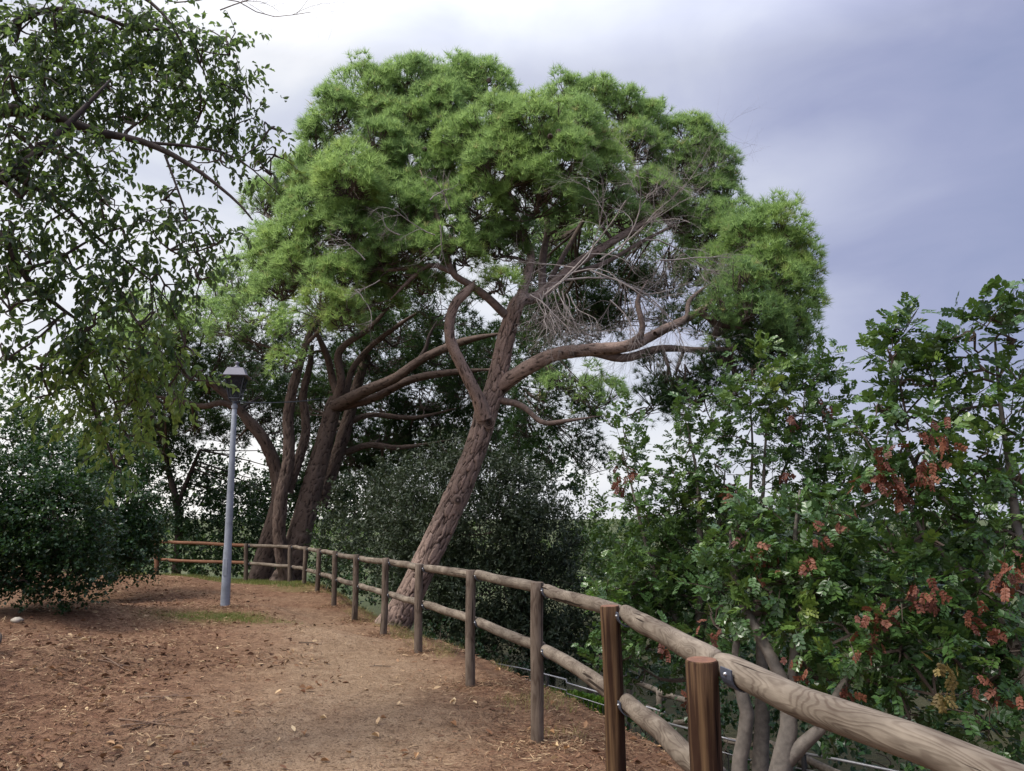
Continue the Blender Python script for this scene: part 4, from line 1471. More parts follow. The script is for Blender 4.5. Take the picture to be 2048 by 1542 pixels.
# ------------------------------------------------------------------ 5 overhanging broadleaf tree, upper left
ov_base = np.array((-4.6, 3.6, 0.0))
ov_base[2] = gz(ov_base[0], ov_base[1])
over = thing('broadleaf_tree', tuple(ov_base), 'tree with drooping pointed leaves overhanging the path from the upper left', 'tree')
mb = MB()
So = spline(np.array([(*ov_base, .22), (-4.5, 3.8, 1.2, .19), (-4.2, 4.2, 2.6, .16), (*P(-150, 300, 5.0), .12), (*P(-60, 60, 5.2), .09), (*P(60, -150, 5.4), .05)]), 40)
bark_tube(mb, So, 32, .06, .01, 5)
part('trunk', mb, MAT['limb_dark'], over, True)
ov_limbs = [
    [(-150, 300, 5.0, .09), (-20, 225, 5.2, .075), (90, 228, 5.3, .06), (190, 262, 5.4, .05), (290, 285, 5.5, .036), (380, 330, 5.5, .024), (470, 400, 5.6, .014), (505, 440, 5.6, .008)],
    [(-150, 420, 5.0, .07), (-20, 370, 5.0, .055), (60, 320, 5.1, .045), (150, 235, 5.2, .03), (220, 160, 5.3, .018)],
    [(-60, 480, 5.0, .05), (0, 455, 5.0, .04), (40, 540, 5.1, .032), (100, 600, 5.2, .022), (170, 650, 5.3, .012)],
    [(290, 285, 5.5, .02), (400, 295, 5.6, .016), (480, 320, 5.7, .010), (560, 390, 5.8, .005)],
    [(-40, 100, 5.3, .05), (60, 30, 5.4, .035), (160, 20, 5.5, .025), (280, 60, 5.6, .018), (370, 60, 5.7, .012), (420, 160, 5.8, .006)],
    [(150, -60, 5.4, .03), (280, -10, 5.6, .022), (350, 60, 5.6, .015), (380, 150, 5.7, .008)],
    [(0, 340, 5.1, .03), (110, 400, 5.2, .022), (200, 480, 5.3, .015), (300, 560, 5.4, .008)],
    [(330, 310, 5.5, .014), (370, 420, 5.5, .010), (400, 520, 5.5, .005)],
    [(40, 540, 5.1, .02), (110, 520, 5.2, .016), (200, 470, 5.3, .010), (300, 440, 5.3, .006)],
]
ov_limbs = [[(a, b__, c, r * .72) for a, b__, c, r in q] for q in ov_limbs]
Lo = make_limbs(over, ov_limbs, MAT['limb_dark'], 8)
ovsk = np.vstack(Lo)
OC = [  # px,py,rx,ry,Y,tint; high tints paint sunlight onto the lower leaves
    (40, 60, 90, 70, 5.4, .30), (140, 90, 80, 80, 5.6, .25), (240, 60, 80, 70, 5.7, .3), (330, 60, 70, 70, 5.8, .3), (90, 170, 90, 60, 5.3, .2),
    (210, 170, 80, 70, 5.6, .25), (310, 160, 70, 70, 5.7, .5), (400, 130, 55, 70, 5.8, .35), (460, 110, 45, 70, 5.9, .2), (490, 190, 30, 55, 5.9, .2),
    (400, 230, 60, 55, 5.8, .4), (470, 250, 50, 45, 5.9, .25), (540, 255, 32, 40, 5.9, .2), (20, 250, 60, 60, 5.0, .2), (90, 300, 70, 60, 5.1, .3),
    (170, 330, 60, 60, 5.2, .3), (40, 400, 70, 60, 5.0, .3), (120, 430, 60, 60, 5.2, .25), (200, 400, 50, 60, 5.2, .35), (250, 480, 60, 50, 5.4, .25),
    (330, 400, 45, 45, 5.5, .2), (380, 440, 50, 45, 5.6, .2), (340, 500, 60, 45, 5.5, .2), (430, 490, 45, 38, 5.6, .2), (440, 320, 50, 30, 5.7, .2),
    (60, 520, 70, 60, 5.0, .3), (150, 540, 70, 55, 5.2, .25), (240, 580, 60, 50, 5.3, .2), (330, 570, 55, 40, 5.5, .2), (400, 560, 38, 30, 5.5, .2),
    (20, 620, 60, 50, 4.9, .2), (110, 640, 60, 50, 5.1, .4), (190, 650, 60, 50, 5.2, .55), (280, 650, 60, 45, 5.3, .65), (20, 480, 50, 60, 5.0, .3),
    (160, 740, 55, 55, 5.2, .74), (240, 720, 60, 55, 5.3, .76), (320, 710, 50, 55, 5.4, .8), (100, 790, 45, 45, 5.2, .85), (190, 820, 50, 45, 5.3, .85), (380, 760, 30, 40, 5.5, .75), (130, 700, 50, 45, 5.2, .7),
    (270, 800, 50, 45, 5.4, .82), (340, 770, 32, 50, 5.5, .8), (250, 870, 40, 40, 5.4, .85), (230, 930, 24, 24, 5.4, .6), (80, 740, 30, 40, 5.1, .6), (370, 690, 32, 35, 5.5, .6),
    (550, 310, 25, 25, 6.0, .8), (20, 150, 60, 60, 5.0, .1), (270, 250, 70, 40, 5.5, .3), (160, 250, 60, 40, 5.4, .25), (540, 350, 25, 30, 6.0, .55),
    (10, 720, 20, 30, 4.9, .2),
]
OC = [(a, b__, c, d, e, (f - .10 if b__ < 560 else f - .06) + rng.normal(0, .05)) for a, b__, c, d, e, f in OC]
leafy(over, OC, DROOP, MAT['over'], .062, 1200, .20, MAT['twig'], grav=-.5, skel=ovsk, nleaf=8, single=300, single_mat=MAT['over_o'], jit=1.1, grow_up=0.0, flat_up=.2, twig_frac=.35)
# bare twigs sticking out at the top
mb = MB()
for (a_, b__, dx, dz, ln) in ((350, 5, 1, .1, 1.1), (400, -10, 1, -.15, .9), (440, 20, 1, .3, .7), (420, 60, .8, -.3, .5), (60, 60, .5, -.2, .8), (180, 130, .8, .8, .7)):
    bare_branch(mb, P(a_, b__, 5.7), (dx, 0, dz), ln, .006, 2, .35, .05, (3, 6))
part('bare_twigs', mb, MAT['dead'], over, kind='stuff')


# ------------------------------------------------------------------ 6 carob trees on the right
def stem_set(root, rows, mat=None, sides=14):
    return make_limbs(root, rows, mat or MAT['smooth_bark'], sides, 'stem')


def withered(root, spots, mat, temps=CAROB, size=.088):
    for (a_, b__, r_, Y) in spots:
        c = P(a_, b__, Y)
        n = int(4 + r_ * .28)
        rr_ = M_(r_, Y)
        pos = c + rng.normal(0, .6, (n, 3)) * rr_
        ld = nrm(rng.normal(0, .6, (n, 3)) + np.array((0, -.1, -1.0)))
        mb = MB()
        inst_multi(mb, temps, pos, frames(ld), size * rng.uniform(.7, 1.1, n), rng.uniform(0, 1, n))
        part('withered_leaves', mb, mat, root)


cA = thing('carob_tree', tuple(P(1560, 1700, 4.7)), 'carob tree with forked smooth grey stems and rust red withered leaves behind the nearest rail', 'carob tree')
sA = stem_set(cA, [
    [(1545, 1760, 4.7, .085), (1556, 1600, 4.7, .07), (1562, 1540, 4.7, .062), (1576, 1470, 4.7, .052), (1580, 1420, 4.72, .045), (1560, 1350, 4.75, .04), (1530, 1290, 4.8, .036), (1500, 1235, 4.9, .03), (1470, 1160, 5, .022), (1460, 1060, 5.1, .014)],
    [(1490, 1760, 4.9, .06), (1478, 1600, 4.9, .05), (1480, 1520, 4.9, .047), (1495, 1440, 4.9, .044), (1484, 1390, 4.9, .038), (1470, 1320, 5, .03), (1480, 1250, 5, .022)],
    [(1572, 1525, 4.7, .045), (1600, 1495, 4.65, .04), (1640, 1460, 4.6, .034), (1670, 1400, 4.6, .028), (1720, 1320, 4.6, .022), (1780, 1240, 4.6, .016)],
    [(1580, 1400, 4.75, .03), (1590, 1300, 4.8, .026), (1600, 1180, 4.9, .02), (1590, 1080, 5, .014), (1600, 980, 5, .010)],
    [(1720, 1320, 4.6, .018), (1830, 1290, 4.5, .014), (1900, 1240, 4.5, .01)],
])
skA = np.vstack(sA)
CA = [(1480, 1180, 75, 60, 4.9, .35), (1570, 1170, 75, 60, 4.9, .4), (1650, 1170, 75, 60, 4.8, .4), (1500, 1090, 70, 55, 5.1, .4), (1600, 1080, 70, 60, 5, .45),
      (1680, 1080, 70, 60, 4.8, .45), (1740, 1180, 75, 65, 4.7, .35), (1820, 1200, 75, 65, 4.5, .3), (1700, 1270, 75, 55, 4.6, .3), (1600, 1260, 60, 50, 4.9, .45),
      (1800, 1300, 75, 55, 4.4, .3), (1900, 1280, 75, 60, 4.4, .25), (1760, 1370, 60, 40, 4.5, .25), (1870, 1390, 70, 45, 4.3, .2), (1980, 1360, 70, 60, 4.2, .2),
      (1640, 1360, 45, 30, 4.8, .3), (1960, 1180, 75, 65, 4.3, .25), (1430, 1250, 50, 40, 5.1, .4), (1540, 1210, 50, 35, 4.8, .7), (1900, 1150, 60, 50, 4.5, .3),
      (1700, 1430, 40, 25, 4.6, .2), (1960, 1460, 50, 35, 4.2, .2), (1820, 1440, 45, 28, 4.4, .2)]
leafy(cA, CA, CAROB, MAT['carob'], .132, 720, .17, MAT['twig'], grav=-.1, skel=skA, nleaf=6, single=300, single_mat=MAT['carob_o'], twig_frac=.5)
withered(cA, [(1670, 1040, 30, 4.6), (1650, 1065, 18, 4.6), (1520, 1090, 26, 4.8), (1540, 1120, 20, 4.8), (1425, 1275, 22, 4.8), (1600, 1340, 20, 4.5), (1750, 1285, 28, 4.3), (1770, 1225, 20, 4.3),
              (1690, 1395, 18, 4.4), (1860, 1180, 26, 4.2), (1830, 1170, 15, 4.2), (1980, 1375, 26, 4.0), (1745, 1230, 16, 4.3), (1620, 1120, 14, 4.6), (1960, 1230, 30, 4.0)], MAT['red'])
withered(cA, [(1890, 1340, 26, 4.1), (1895, 1375, 18, 4.1)], MAT['straw'], size=.09)

cB = thing('carob_tree', tuple(P(2150, 1750, 3.9)), 'tall carob at the right edge, its top shoots standing against the grey sky', 'carob tree')
sB = stem_set(cB, [
    [(2170, 1850, 3.9, .09), (2130, 1600, 4.0, .075), (2080, 1400, 4.1, .06), (2000, 1200, 4.3, .04), (1950, 1060, 4.4, .028), (1850, 960, 4.5, .018), (1790, 850, 4.6, .010)],
    [(2120, 1550, 4.0, .05), (2070, 1300, 4.2, .04), (2040, 1100, 4.3, .028), (2020, 950, 4.4, .018), (2000, 800, 4.5, .012), (1990, 680, 4.5, .006)],
    [(2000, 1200, 4.3, .025), (1900, 1120, 4.4, .018), (1840, 1060, 4.4, .012), (1800, 960, 4.5, .006)]])
skB = np.vstack(sB)
CB = [(1990, 640, 32, 30, 4.4, .35), (2030, 680, 40, 40, 4.4, .35), (1950, 670, 28, 26, 4.4, .4), (1970, 740, 50, 50, 4.4, .4), (2040, 770, 40, 50, 4.4, .35), (1790, 670, 20, 22, 4.5, .4),
      (1785, 715, 26, 26, 4.5, .4), (1860, 720, 22, 24, 4.5, .35), (1870, 760, 30, 30, 4.5, .35), (1800, 770, 40, 36, 4.5, .45), (1760, 820, 42, 40, 4.5, .45), (1840, 830, 60, 45, 4.5, .55),
      (1920, 820, 55, 50, 4.5, .4), (2000, 850, 60, 60, 4.4, .35), (1780, 900, 60, 50, 4.5, .45), (1870, 910, 65, 55, 4.4, .5), (1960, 940, 65, 60, 4.4, .4), (2040, 950, 40, 60, 4.3, .35),
      (1820, 990, 65, 55, 4.5, .45), (1920, 1030, 65, 60, 4.4, .4), (2010, 1060, 60, 60, 4.3, .35), (1850, 1080, 60, 55, 4.4, .35), (1760, 1000, 50, 50, 4.6, .4), (1740, 940, 32, 45, 4.6, .4),
      (2030, 1180, 40, 60, 4.2, .25), (1780, 1080, 50, 50, 4.5, .35), (2040, 1300, 30, 60, 4.1, .2)]
leafy(cB, CB, CAROB, MAT['carob'], .128, 640, .16, MAT['twig'], grav=.05, skel=skB, nleaf=6, single=300, single_mat=MAT['carob_o'], grow_up=.7, twig_frac=.5)
withered(cB, [(1865, 870, 26, 4.2), (1885, 885, 18, 4.2), (1770, 905, 22, 4.3), (1765, 945, 18, 4.3), (1855, 920, 18, 4.2), (1730, 955, 16, 4.4), (1790, 960, 18, 4.3), (1800, 990, 18, 4.3),
              (2030, 1130, 32, 4.0), (2010, 1150, 20, 4.0), (1850, 955, 12, 4.2)], MAT['red'])

cC = thing('carob_tree', tuple(P(1520, 1500, 8.5)), 'carob tree with thin upright stems and a pale green top below the pine limb', 'carob tree')
sC = stem_set(cC, [
    [(1520, 1560, 8.5, .09), (1525, 1400, 8.5, .07), (1520, 1200, 8.4, .05), (1512, 1060, 8.3, .035), (1500, 1010, 8.3, .022), (1505, 900, 8.3, .014), (1500, 800, 8.3, .008)],
    [(1512, 1060, 8.3, .025), (1525, 1000, 8.2, .02), (1530, 900, 8.2, .014), (1540, 800, 8.2, .008)],
    [(1518, 1080, 8.3, .022), (1560, 960, 8.3, .016), (1600, 860, 8.2, .010), (1610, 780, 8.2, .005)],
    [(1520, 1200, 8.4, .03), (1620, 1060, 8.4, .02), (1650, 950, 8.4, .012), (1660, 850, 8.3, .006)]])
CC = [(1505, 740, 40, 32, 8.3, .60), (1560, 770, 45, 35, 8.3, .55), (1470, 790, 30, 28, 8.2, .6), (1620, 760, 50, 40, 8.4, .4), (1510, 810, 60, 42, 8.2, .6), (1590, 830, 60, 45, 8.2, .5), (1650, 810, 40, 45, 8.4, .4),
      (1490, 880, 62, 42, 8.2, .5), (1570, 900, 60, 42, 8.2, .45), (1640, 890, 52, 42, 8.3, .4), (1690, 960, 50, 50, 8.3, .35), (1640, 980, 60, 50, 8.2, .35), (1560, 970, 40, 30, 8.3, .35),
      (1680, 1050, 60, 50, 8.3, .3), (1600, 1060, 65, 45, 8.3, .3), (1640, 1140, 70, 60, 8.4, .3), (1540, 1120, 70, 60, 8.4, .3), (1480, 1050, 45, 50, 8.3, .35), (1650, 740, 24, 24, 8.4, .3)]
leafy(cC, CC, CAROB, MAT['carob'], .14, 330, .24, MAT['twig'], grav=.1, skel=np.vstack(sC), nleaf=7, twig_frac=.4, grow_up=.6)
withered(cC, [(1655, 815, 20, 8.1), (1580, 830, 12, 8.0), (1570, 950, 14, 8.0)], MAT['red'], size=.13)

cD = thing('carob_tree', tuple(P(1330, 1500, 8.5)), 'carob tree growing between the big dark bush and the upright stems', 'carob tree')
sD = stem_set(cD, [
    [(1390, 1560, 8.6, .09), (1395, 1350, 8.5, .07), (1402, 1200, 8.4, .05), (1400, 1080, 8.3, .034), (1395, 960, 8.3, .02), (1375, 850, 8.3, .008)],
    [(1400, 1300, 8.5, .04), (1330, 1200, 8.5, .03), (1290, 1080, 8.5, .02), (1265, 980, 8.6, .012), (1245, 900, 8.6, .006)],
    [(1400, 1130, 8.4, .03), (1440, 1040, 8.3, .018), (1450, 940, 8.3, .008)]])
CD = [(1375, 830, 24, 26, 8.3, .45), (1385, 890, 48, 40, 8.3, .4), (1350, 950, 45, 40, 8.3, .45), (1430, 930, 45, 45, 8.2, .45), (1400, 1000, 60, 45, 8.3, .35), (1330, 1030, 60, 45, 8.4, .45), (1440, 1060, 50, 50, 8.3, .35),
      (1380, 1100, 70, 50, 8.4, .35), (1300, 1110, 55, 50, 8.5, .5), (1250, 870, 34, 36, 8.6, .4), (1245, 920, 30, 30, 8.6, .35), (1280, 950, 35, 35, 8.6, .35), (1260, 1010, 45, 30, 8.7, .5), (1290, 1180, 60, 50, 8.5, .4),
      (1370, 1190, 70, 60, 8.4, .35), (1250, 1200, 50, 40, 8.8, .6), (1210, 1180, 30, 30, 8.8, .5), (1440, 1180, 60, 60, 8.4, .3), (1330, 1270, 60, 50, 8.5, .3), (1260, 1270, 50, 45, 8.6, .35), (1400, 1300, 60, 50, 8.4, .25), (1220, 1330, 45, 40, 8.8, .25), (1290, 1340, 50, 35, 8.8, .25)]
leafy(cD, CD, CAROB, MAT['carob'], .14, 330, .24, MAT['twig'], grav=.1, skel=np.vstack(sD), nleaf=7, twig_frac=.4, grow_up=.5)
withered(cD, [(1242, 950, 18, 8.3), (1236, 970, 12, 8.3), (1460, 970, 14, 8.0), (1330, 1290, 12, 8.0), (1380, 1400, 14, 8.0)], MAT['red'], size=.13)


# ------------------------------------------------------------------ bushes
def bush(name, label, cat, clumps, mat, temps, size, per_m3, nleaf=10, sub=.3, grow_up=.4, grav=0.0, Y0=None, foot=None, group=None):
    root = thing(name, foot if foot is not None else tuple(P(*clumps[0][:2], clumps[0][4])), label, cat, group)
    leafy(root, clumps, temps, mat, size, per_m3, sub, MAT['twig'], grav=grav, nleaf=nleaf, grow_up=grow_up, jit=.95, twig_frac=.12)
    return root


def foot_of(px, Y):
    q = P(px, 1100, Y)
    return (q[0], q[1], gz(q[0], q[1]))


bush('olive_bush', 'huge rounded dark grey green bush directly behind the leaning pine trunk', 'bush',
     [(960, 960, 95, 60, 16.2, .5), (880, 980, 90, 60, 16.4, .45), (1040, 1000, 80, 65, 16.0, .5), (800, 1010, 70, 55, 17, .4), (960, 1070, 120, 90, 15.6, .42), (1070, 1090, 85, 90, 15.4, .45),
      (850, 1080, 90, 80, 16, .35), (980, 1190, 120, 85, 15.2, .35), (1090, 1200, 80, 90, 15.2, .40), (860, 1180, 80, 80, 15.6, .3), (1020, 1290, 110, 70, 14.8, .3), (1120, 1290, 70, 60, 14.8, .35), (920, 1270, 80, 60, 15, .3), (900, 910, 55, 35, 16.8, .45)],
     MAT['olive'], THIN, .10, 250, 12, .34, .5, foot=foot_of(960, 15.5))
bush('bush', 'tall black green bush closing the view behind the thick pine and the lamp', 'bush',
     [(600, 930, 60, 50, 29, .2), (560, 1000, 60, 60, 29, .25), (640, 1000, 60, 60, 29, .25), (690, 940, 60, 60, 28, .2), (760, 920, 70, 55, 28, .2), (840, 900, 70, 55, 27, .2), (920, 890, 60, 50, 26, .2), (740, 1000, 70, 60, 28, .2),
      (480, 1010, 50, 40, 29, .25), (420, 960, 50, 40, 29, .25), (1000, 900, 60, 50, 25, .2), (1060, 930, 60, 50, 24, .25), (820, 980, 60, 50, 28, .2), (1110, 960, 45, 45, 24, .35)],
     MAT['hedge'], SMALL, .15, 30, 10, .45, .4, foot=foot_of(760, 28))
bush('bush', 'brownish green bush filling the gap between the two pine trunks', 'bush',
     [(720, 1010, 70, 60, 19, .45), (760, 1090, 80, 60, 18, .35), (690, 1080, 60, 50, 20, .3), (790, 960, 55, 50, 18.5, .3), (720, 1140, 80, 50, 17.5, .25), (800, 1170, 60, 50, 16.5, .2), (780, 1040, 50, 50, 17.5, .4)],
     MAT['olive'], SMALL, .085, 110, 11, .30, .5, foot=foot_of(740, 18))
bush('hedge_bush', 'big dark evergreen bush filling the left edge beside the path', 'bush',
     [(20, 1090, 100, 100, 10.8, .3), (110, 1040, 90, 100, 10.8, .35), (120, 1130, 90, 70, 10.8, .22), (30, 980, 90, 80, 11, .45), (50, 1160, 90, 50, 10.6, .2), (100, 940, 70, 60, 11.4, .5), (-70, 1050, 90, 130, 10.6, .3), (20, 880, 60, 60, 11.6, .4), (170, 1060, 60, 90, 11.5, .3), (160, 960, 60, 60, 11.8, .5), (90, 880, 60, 50, 12, .5), (150, 1160, 60, 40, 11, .2)],
     MAT['hedge'], SMALL, .058, 560, 10, .20, .35, foot=foot_of(60, 10.8))
bush('hedge_bush', 'bluish green rounded bush between the dark left bush and the far fence', 'bush',
     [(235, 1020, 60, 65, 14.5, .6), (270, 1080, 48, 50, 14.8, .55), (215, 1090, 60, 60, 14.2, .4), (230, 1130, 55, 35, 14, .3), (190, 970, 50, 50, 15, .5), (280, 990, 32, 45, 15.2, .55), (285, 1125, 30, 28, 15, .4), (210, 900, 55, 50, 15.5, .6), (260, 930, 45, 45, 15.5, .6), (290, 1050, 38, 50, 15.4, .5)],
     MAT['hedge'], SMALL, .07, 620, 10, .22, .3, foot=foot_of(240, 14.4))
bush('shrub', 'yellowish green shrub rising above the dark bush at the far left', 'bush',
     [(120, 880, 60, 45, 14.5, .85), (190, 900, 60, 45, 15, .8), (60, 840, 50, 40, 14.5, .6), (150, 830, 50, 40, 15.5, .8), (40, 800, 50, 50, 15, .35)],
     MAT['hedge'], SMALL, .065, 180, 9, .24, .3, foot=foot_of(130, 15))
bush('shrub', 'dark shrub behind the orange fence rails', 'bush',
     [(350, 1090, 60, 50, 25.5, .4), (420, 1090, 60, 50, 25.5, .45), (480, 1080, 55, 55, 25.8, .35), (540, 1090, 50, 60, 26.5, .3), (390, 1030, 60, 40, 26, .4), (460, 1000, 50, 40, 26.5, .3), (330, 1030, 40, 40, 26, .4), (520, 1010, 40, 35, 27, .3), (350, 1140, 50, 25, 25, .4), (430, 1140, 60, 25, 25, .4), (520, 1150, 60, 25, 25, .3)],
     MAT['hedge'], SMALL, .11, 75, 10, .36, .4, foot=foot_of(430, 25.5))
bush('shrub', 'sunlit lime green shrub glimpsed between the pine trunks', 'bush',
     [(640, 1040, 40, 45, 30, .6), (670, 1060, 40, 35, 31, .5), (575, 1020, 30, 25, 31, .6), (700, 1090, 40, 35, 30, .3), (640, 990, 25, 22, 32, .6)],
     MAT['lime'], SMALL, .13, 30, 9, .4, .4, foot=foot_of(640, 30))
bush('shrub', 'pale olive shrub on the lower slope right of the big dark bush', 'bush',
     [(1190, 1090, 50, 40, 24, .55), (1240, 1080, 55, 35, 26, .65), (1180, 1150, 50, 40, 20, .35), (1250, 1140, 60, 40, 22, .45), (1320, 1090, 55, 35, 27, .55), (1210, 1230, 45, 35, 18, .3), (1170, 1010, 35, 45, 24, .35), (1190, 1300, 50, 40, 16, .25)],
     MAT['far'], SMALL, .11, 110, 9, .36, .4, foot=foot_of(1220, 22))
bush('spiky_plant', 'bright green strap leaved plant beyond the rail left of the brown post', 'plant',
     [(1225, 1205, 26, 16, 11.5, .7), (1200, 1212, 16, 14, 11.4, .6)], MAT['lime'], THIN, .22, 60, 7, .1, 1.2, foot=foot_of(1215, 11.5))
bush('bush', 'shadowy bush low behind the nearest rail at the lower right', 'bush',
     [(1680, 1440, 80, 50, 7.5, .2), (1800, 1470, 90, 50, 7, .2), (1900, 1400, 90, 60, 7, .2), (1600, 1380, 70, 60, 8.5, .2), (1720, 1330, 90, 60, 8, .2), (1850, 1290, 90, 70, 7.5, .25), (1980, 1300, 80, 80, 6.8, .2),
      (1460, 1370, 60, 50, 10, .2), (1540, 1290, 70, 60, 10, .2), (1980, 1440, 50, 40, 6.8, .15), (1380, 1340, 60, 40, 11, .2), (1750, 1220, 90, 60, 8.5, .25), (1920, 1170, 90, 70, 7.5, .25), (1640, 1230, 80, 60, 9, .25)],
     MAT['hedge'], SMALL, .085, 300, 10, .24, .3, foot=foot_of(1750, 8))

bush('bush', 'dark low bush on the slope between the thin fence posts and the leaning trunk', 'bush',
     [(680, 1160, 50, 40, 19, .2), (740, 1180, 50, 40, 17, .2), (790, 1200, 40, 35, 15.5, .2), (650, 1120, 50, 40, 22, .25), (700, 1110, 50, 40, 21, .25), (880, 1290, 50, 35, 14, .15), (940, 1330, 50, 30, 14, .15), (1000, 1340, 60, 35, 14, .15)],
     MAT['hedge'], SMALL, .075, 130, 10, .28, .3, foot=foot_of(720, 18))
bush('bush', 'dark bush hugging the lower terrace fence behind the brown post', 'bush',
     [(1200, 1300, 60, 40, 15.8, .2), (1290, 1330, 60, 35, 15.5, .2), (1120, 1310, 60, 40, 17, .2), (1390, 1370, 60, 40, 12.2, .2), (1440, 1420, 60, 45, 11.5, .2), (1390, 1440, 40, 30, 12, .2), (1530, 1440, 60, 45, 10.8, .2), (1620, 1440, 60, 40, 10, .2), (1700, 1480, 70, 40, 9.6, .15), (1350, 1390, 50, 30, 14.6, .2), (1290, 1470, 50, 35, 10.8, .2), (1370, 1490, 50, 35, 10.3, .2), (1450, 1500, 50, 40, 9.8, .2), (1540, 1520, 60, 40, 9.2, .2), (1650, 1530, 60, 40, 8.8, .2), (1780, 1540, 70, 40, 8.4, .2)],
     MAT['hedge'], SMALL, .085, 150, 10, .26, .3, foot=foot_of(1300, 14))
for lab, cl in (('mid green bush behind the carob stems, left of the upright ones', [(1230, 1110, 70, 60, 16, .5), (1330, 1100, 80, 70, 15.5, .45), (1160, 1120, 50, 60, 17, .45), (1300, 1220, 90, 60, 14.5, .35), (1400, 1240, 80, 60, 14, .3), (1220, 1250, 70, 60, 15, .35), (1300, 1300, 80, 40, 13.5, .25)]),
                ('wide dark green bush behind the carob stems, right of the upright ones', [(1430, 1090, 80, 70, 15, .4), (1530, 1090, 90, 70, 14.5, .35), (1640, 1080, 90, 75, 14, .35), (1500, 1210, 90, 70, 13.5, .3), (1610, 1220, 90, 70, 13, .3), (1560, 1310, 100, 60, 12, .25), (1450, 1310, 80, 50, 12.5, .25)]),
                ('dense dark bush filling the right edge behind the tall carob', [(1740, 1090, 90, 70, 12.5, .35), (1850, 1060, 90, 80, 12, .35), (1960, 1040, 90, 90, 11.5, .35), (1740, 1200, 90, 80, 11.5, .3), (1860, 1190, 90, 80, 11, .25), (1980, 1180, 90, 90, 10.5, .25), (1720, 1320, 100, 70, 10.5, .2), (1860, 1320, 100, 70, 10, .2), (2000, 1320, 90, 80, 9.5, .2), (2040, 950, 60, 70, 11.5, .35)])):
    bush('bush', lab, 'bush', cl, MAT['carob'], SMALL, .10, 85, 10, .3, .4, foot=foot_of(cl[0][0], cl[0][4]))
# tree behind the fence at the left
lt_ = thing('young_tree', foot_of(355, 26), 'small dark tree with a thin forked trunk behind the orange rails', 'tree')
sk = make_limbs(lt_, [[(352, 1150, 26, .16), (358, 1060, 26, .13), (352, 1000, 26, .12), (335, 930, 26, .1), (330, 870, 26, .06)], [(355, 1010, 26, .09), (375, 960, 26, .08), (400, 900, 26, .05)]], MAT['limb_dark'], 8, 'trunk')
leafy(lt_, [(330, 900, 45, 40, 26.5, .3), (400, 930, 35, 35, 26.5, .3), (440, 960, 45, 30, 27, .3), (370, 970, 40, 30, 26.5, .3), (480, 950, 30, 25, 27.5, .3), (320, 960, 35, 30, 26.5, .4), (520, 960, 26, 20, 28, .3), (590, 950, 35, 40, 28, .25), (620, 1000, 35, 35, 28, .3), (555, 900, 30, 30, 28, .2), (300, 900, 40, 50, 25.5, .4), (360, 930, 40, 35, 26, .3), (420, 990, 45, 25, 26.5, .3), (460, 910, 35, 22, 27, .2), (550, 990, 30, 30, 27, .3), (490, 1000, 40, 25, 27, .3)],
      SMALL, MAT['hedge'], .12, 60, .36, MAT['twig'], skel=np.vstack(sk), nleaf=9, twig_frac=.2)

# green ground cover on the lower terrace
mb = MB()
n = 9000
tq = rng.uniform(0, 1, n)
pq = 940 + 290 * tq
Yq_ = 14.6 - 1.6 * tq + rng.uniform(.25, 1.6, n)
pos_ = np.array([P(a, 1372 + 52 * t_ + 60 * (v - .35), Y) for a, t_, v, Y in zip(pq, tq, rng.uniform(0, 1, n), Yq_)])
inst_multi(mb, SMALL, pos_, frames(nrm(rng.normal(0, .5, (n, 3)) + (0, -.5, .6))), rng.uniform(.07, .12, n), rng.uniform(.1, .9, n))
o = part('ground_cover', mb, MAT['lime'])
setp(o, 'bright green leafy ground cover behind the metal railing below the path', 'ground cover', None, 'stuff')

# far wood on the slopes towards the horizon
mb = MB()
n = 16000
fx = rng.uniform(-90, 110, n)
fy = rng.uniform(38, 130, n)
fh = height(fx, fy, False)
hgt_ = 2.2 + 3.5 * vnoise(fx * .12, fy * .12, 77)
hgt_ = np.where(fx < 12, hgt_ + 1.5, hgt_)
pos_ = np.stack([fx, fy, fh + hgt_ * rng.uniform(0, 1, n) ** .5], 1)
inst_multi(mb, SMALL, pos_, frames(nrm(rng.normal(0, .7, (n, 3)) + (0, -.3, .8))), rng.uniform(.22, .5, n), np.clip(vnoise(fx * .3, fy * .3, 5) + rng.normal(0, .12, n), 0, 1))
o = part('far_wood', mb, MAT['far'])
setp(o, 'hazy green treetops far down the slope', 'trees', None, 'stuff')


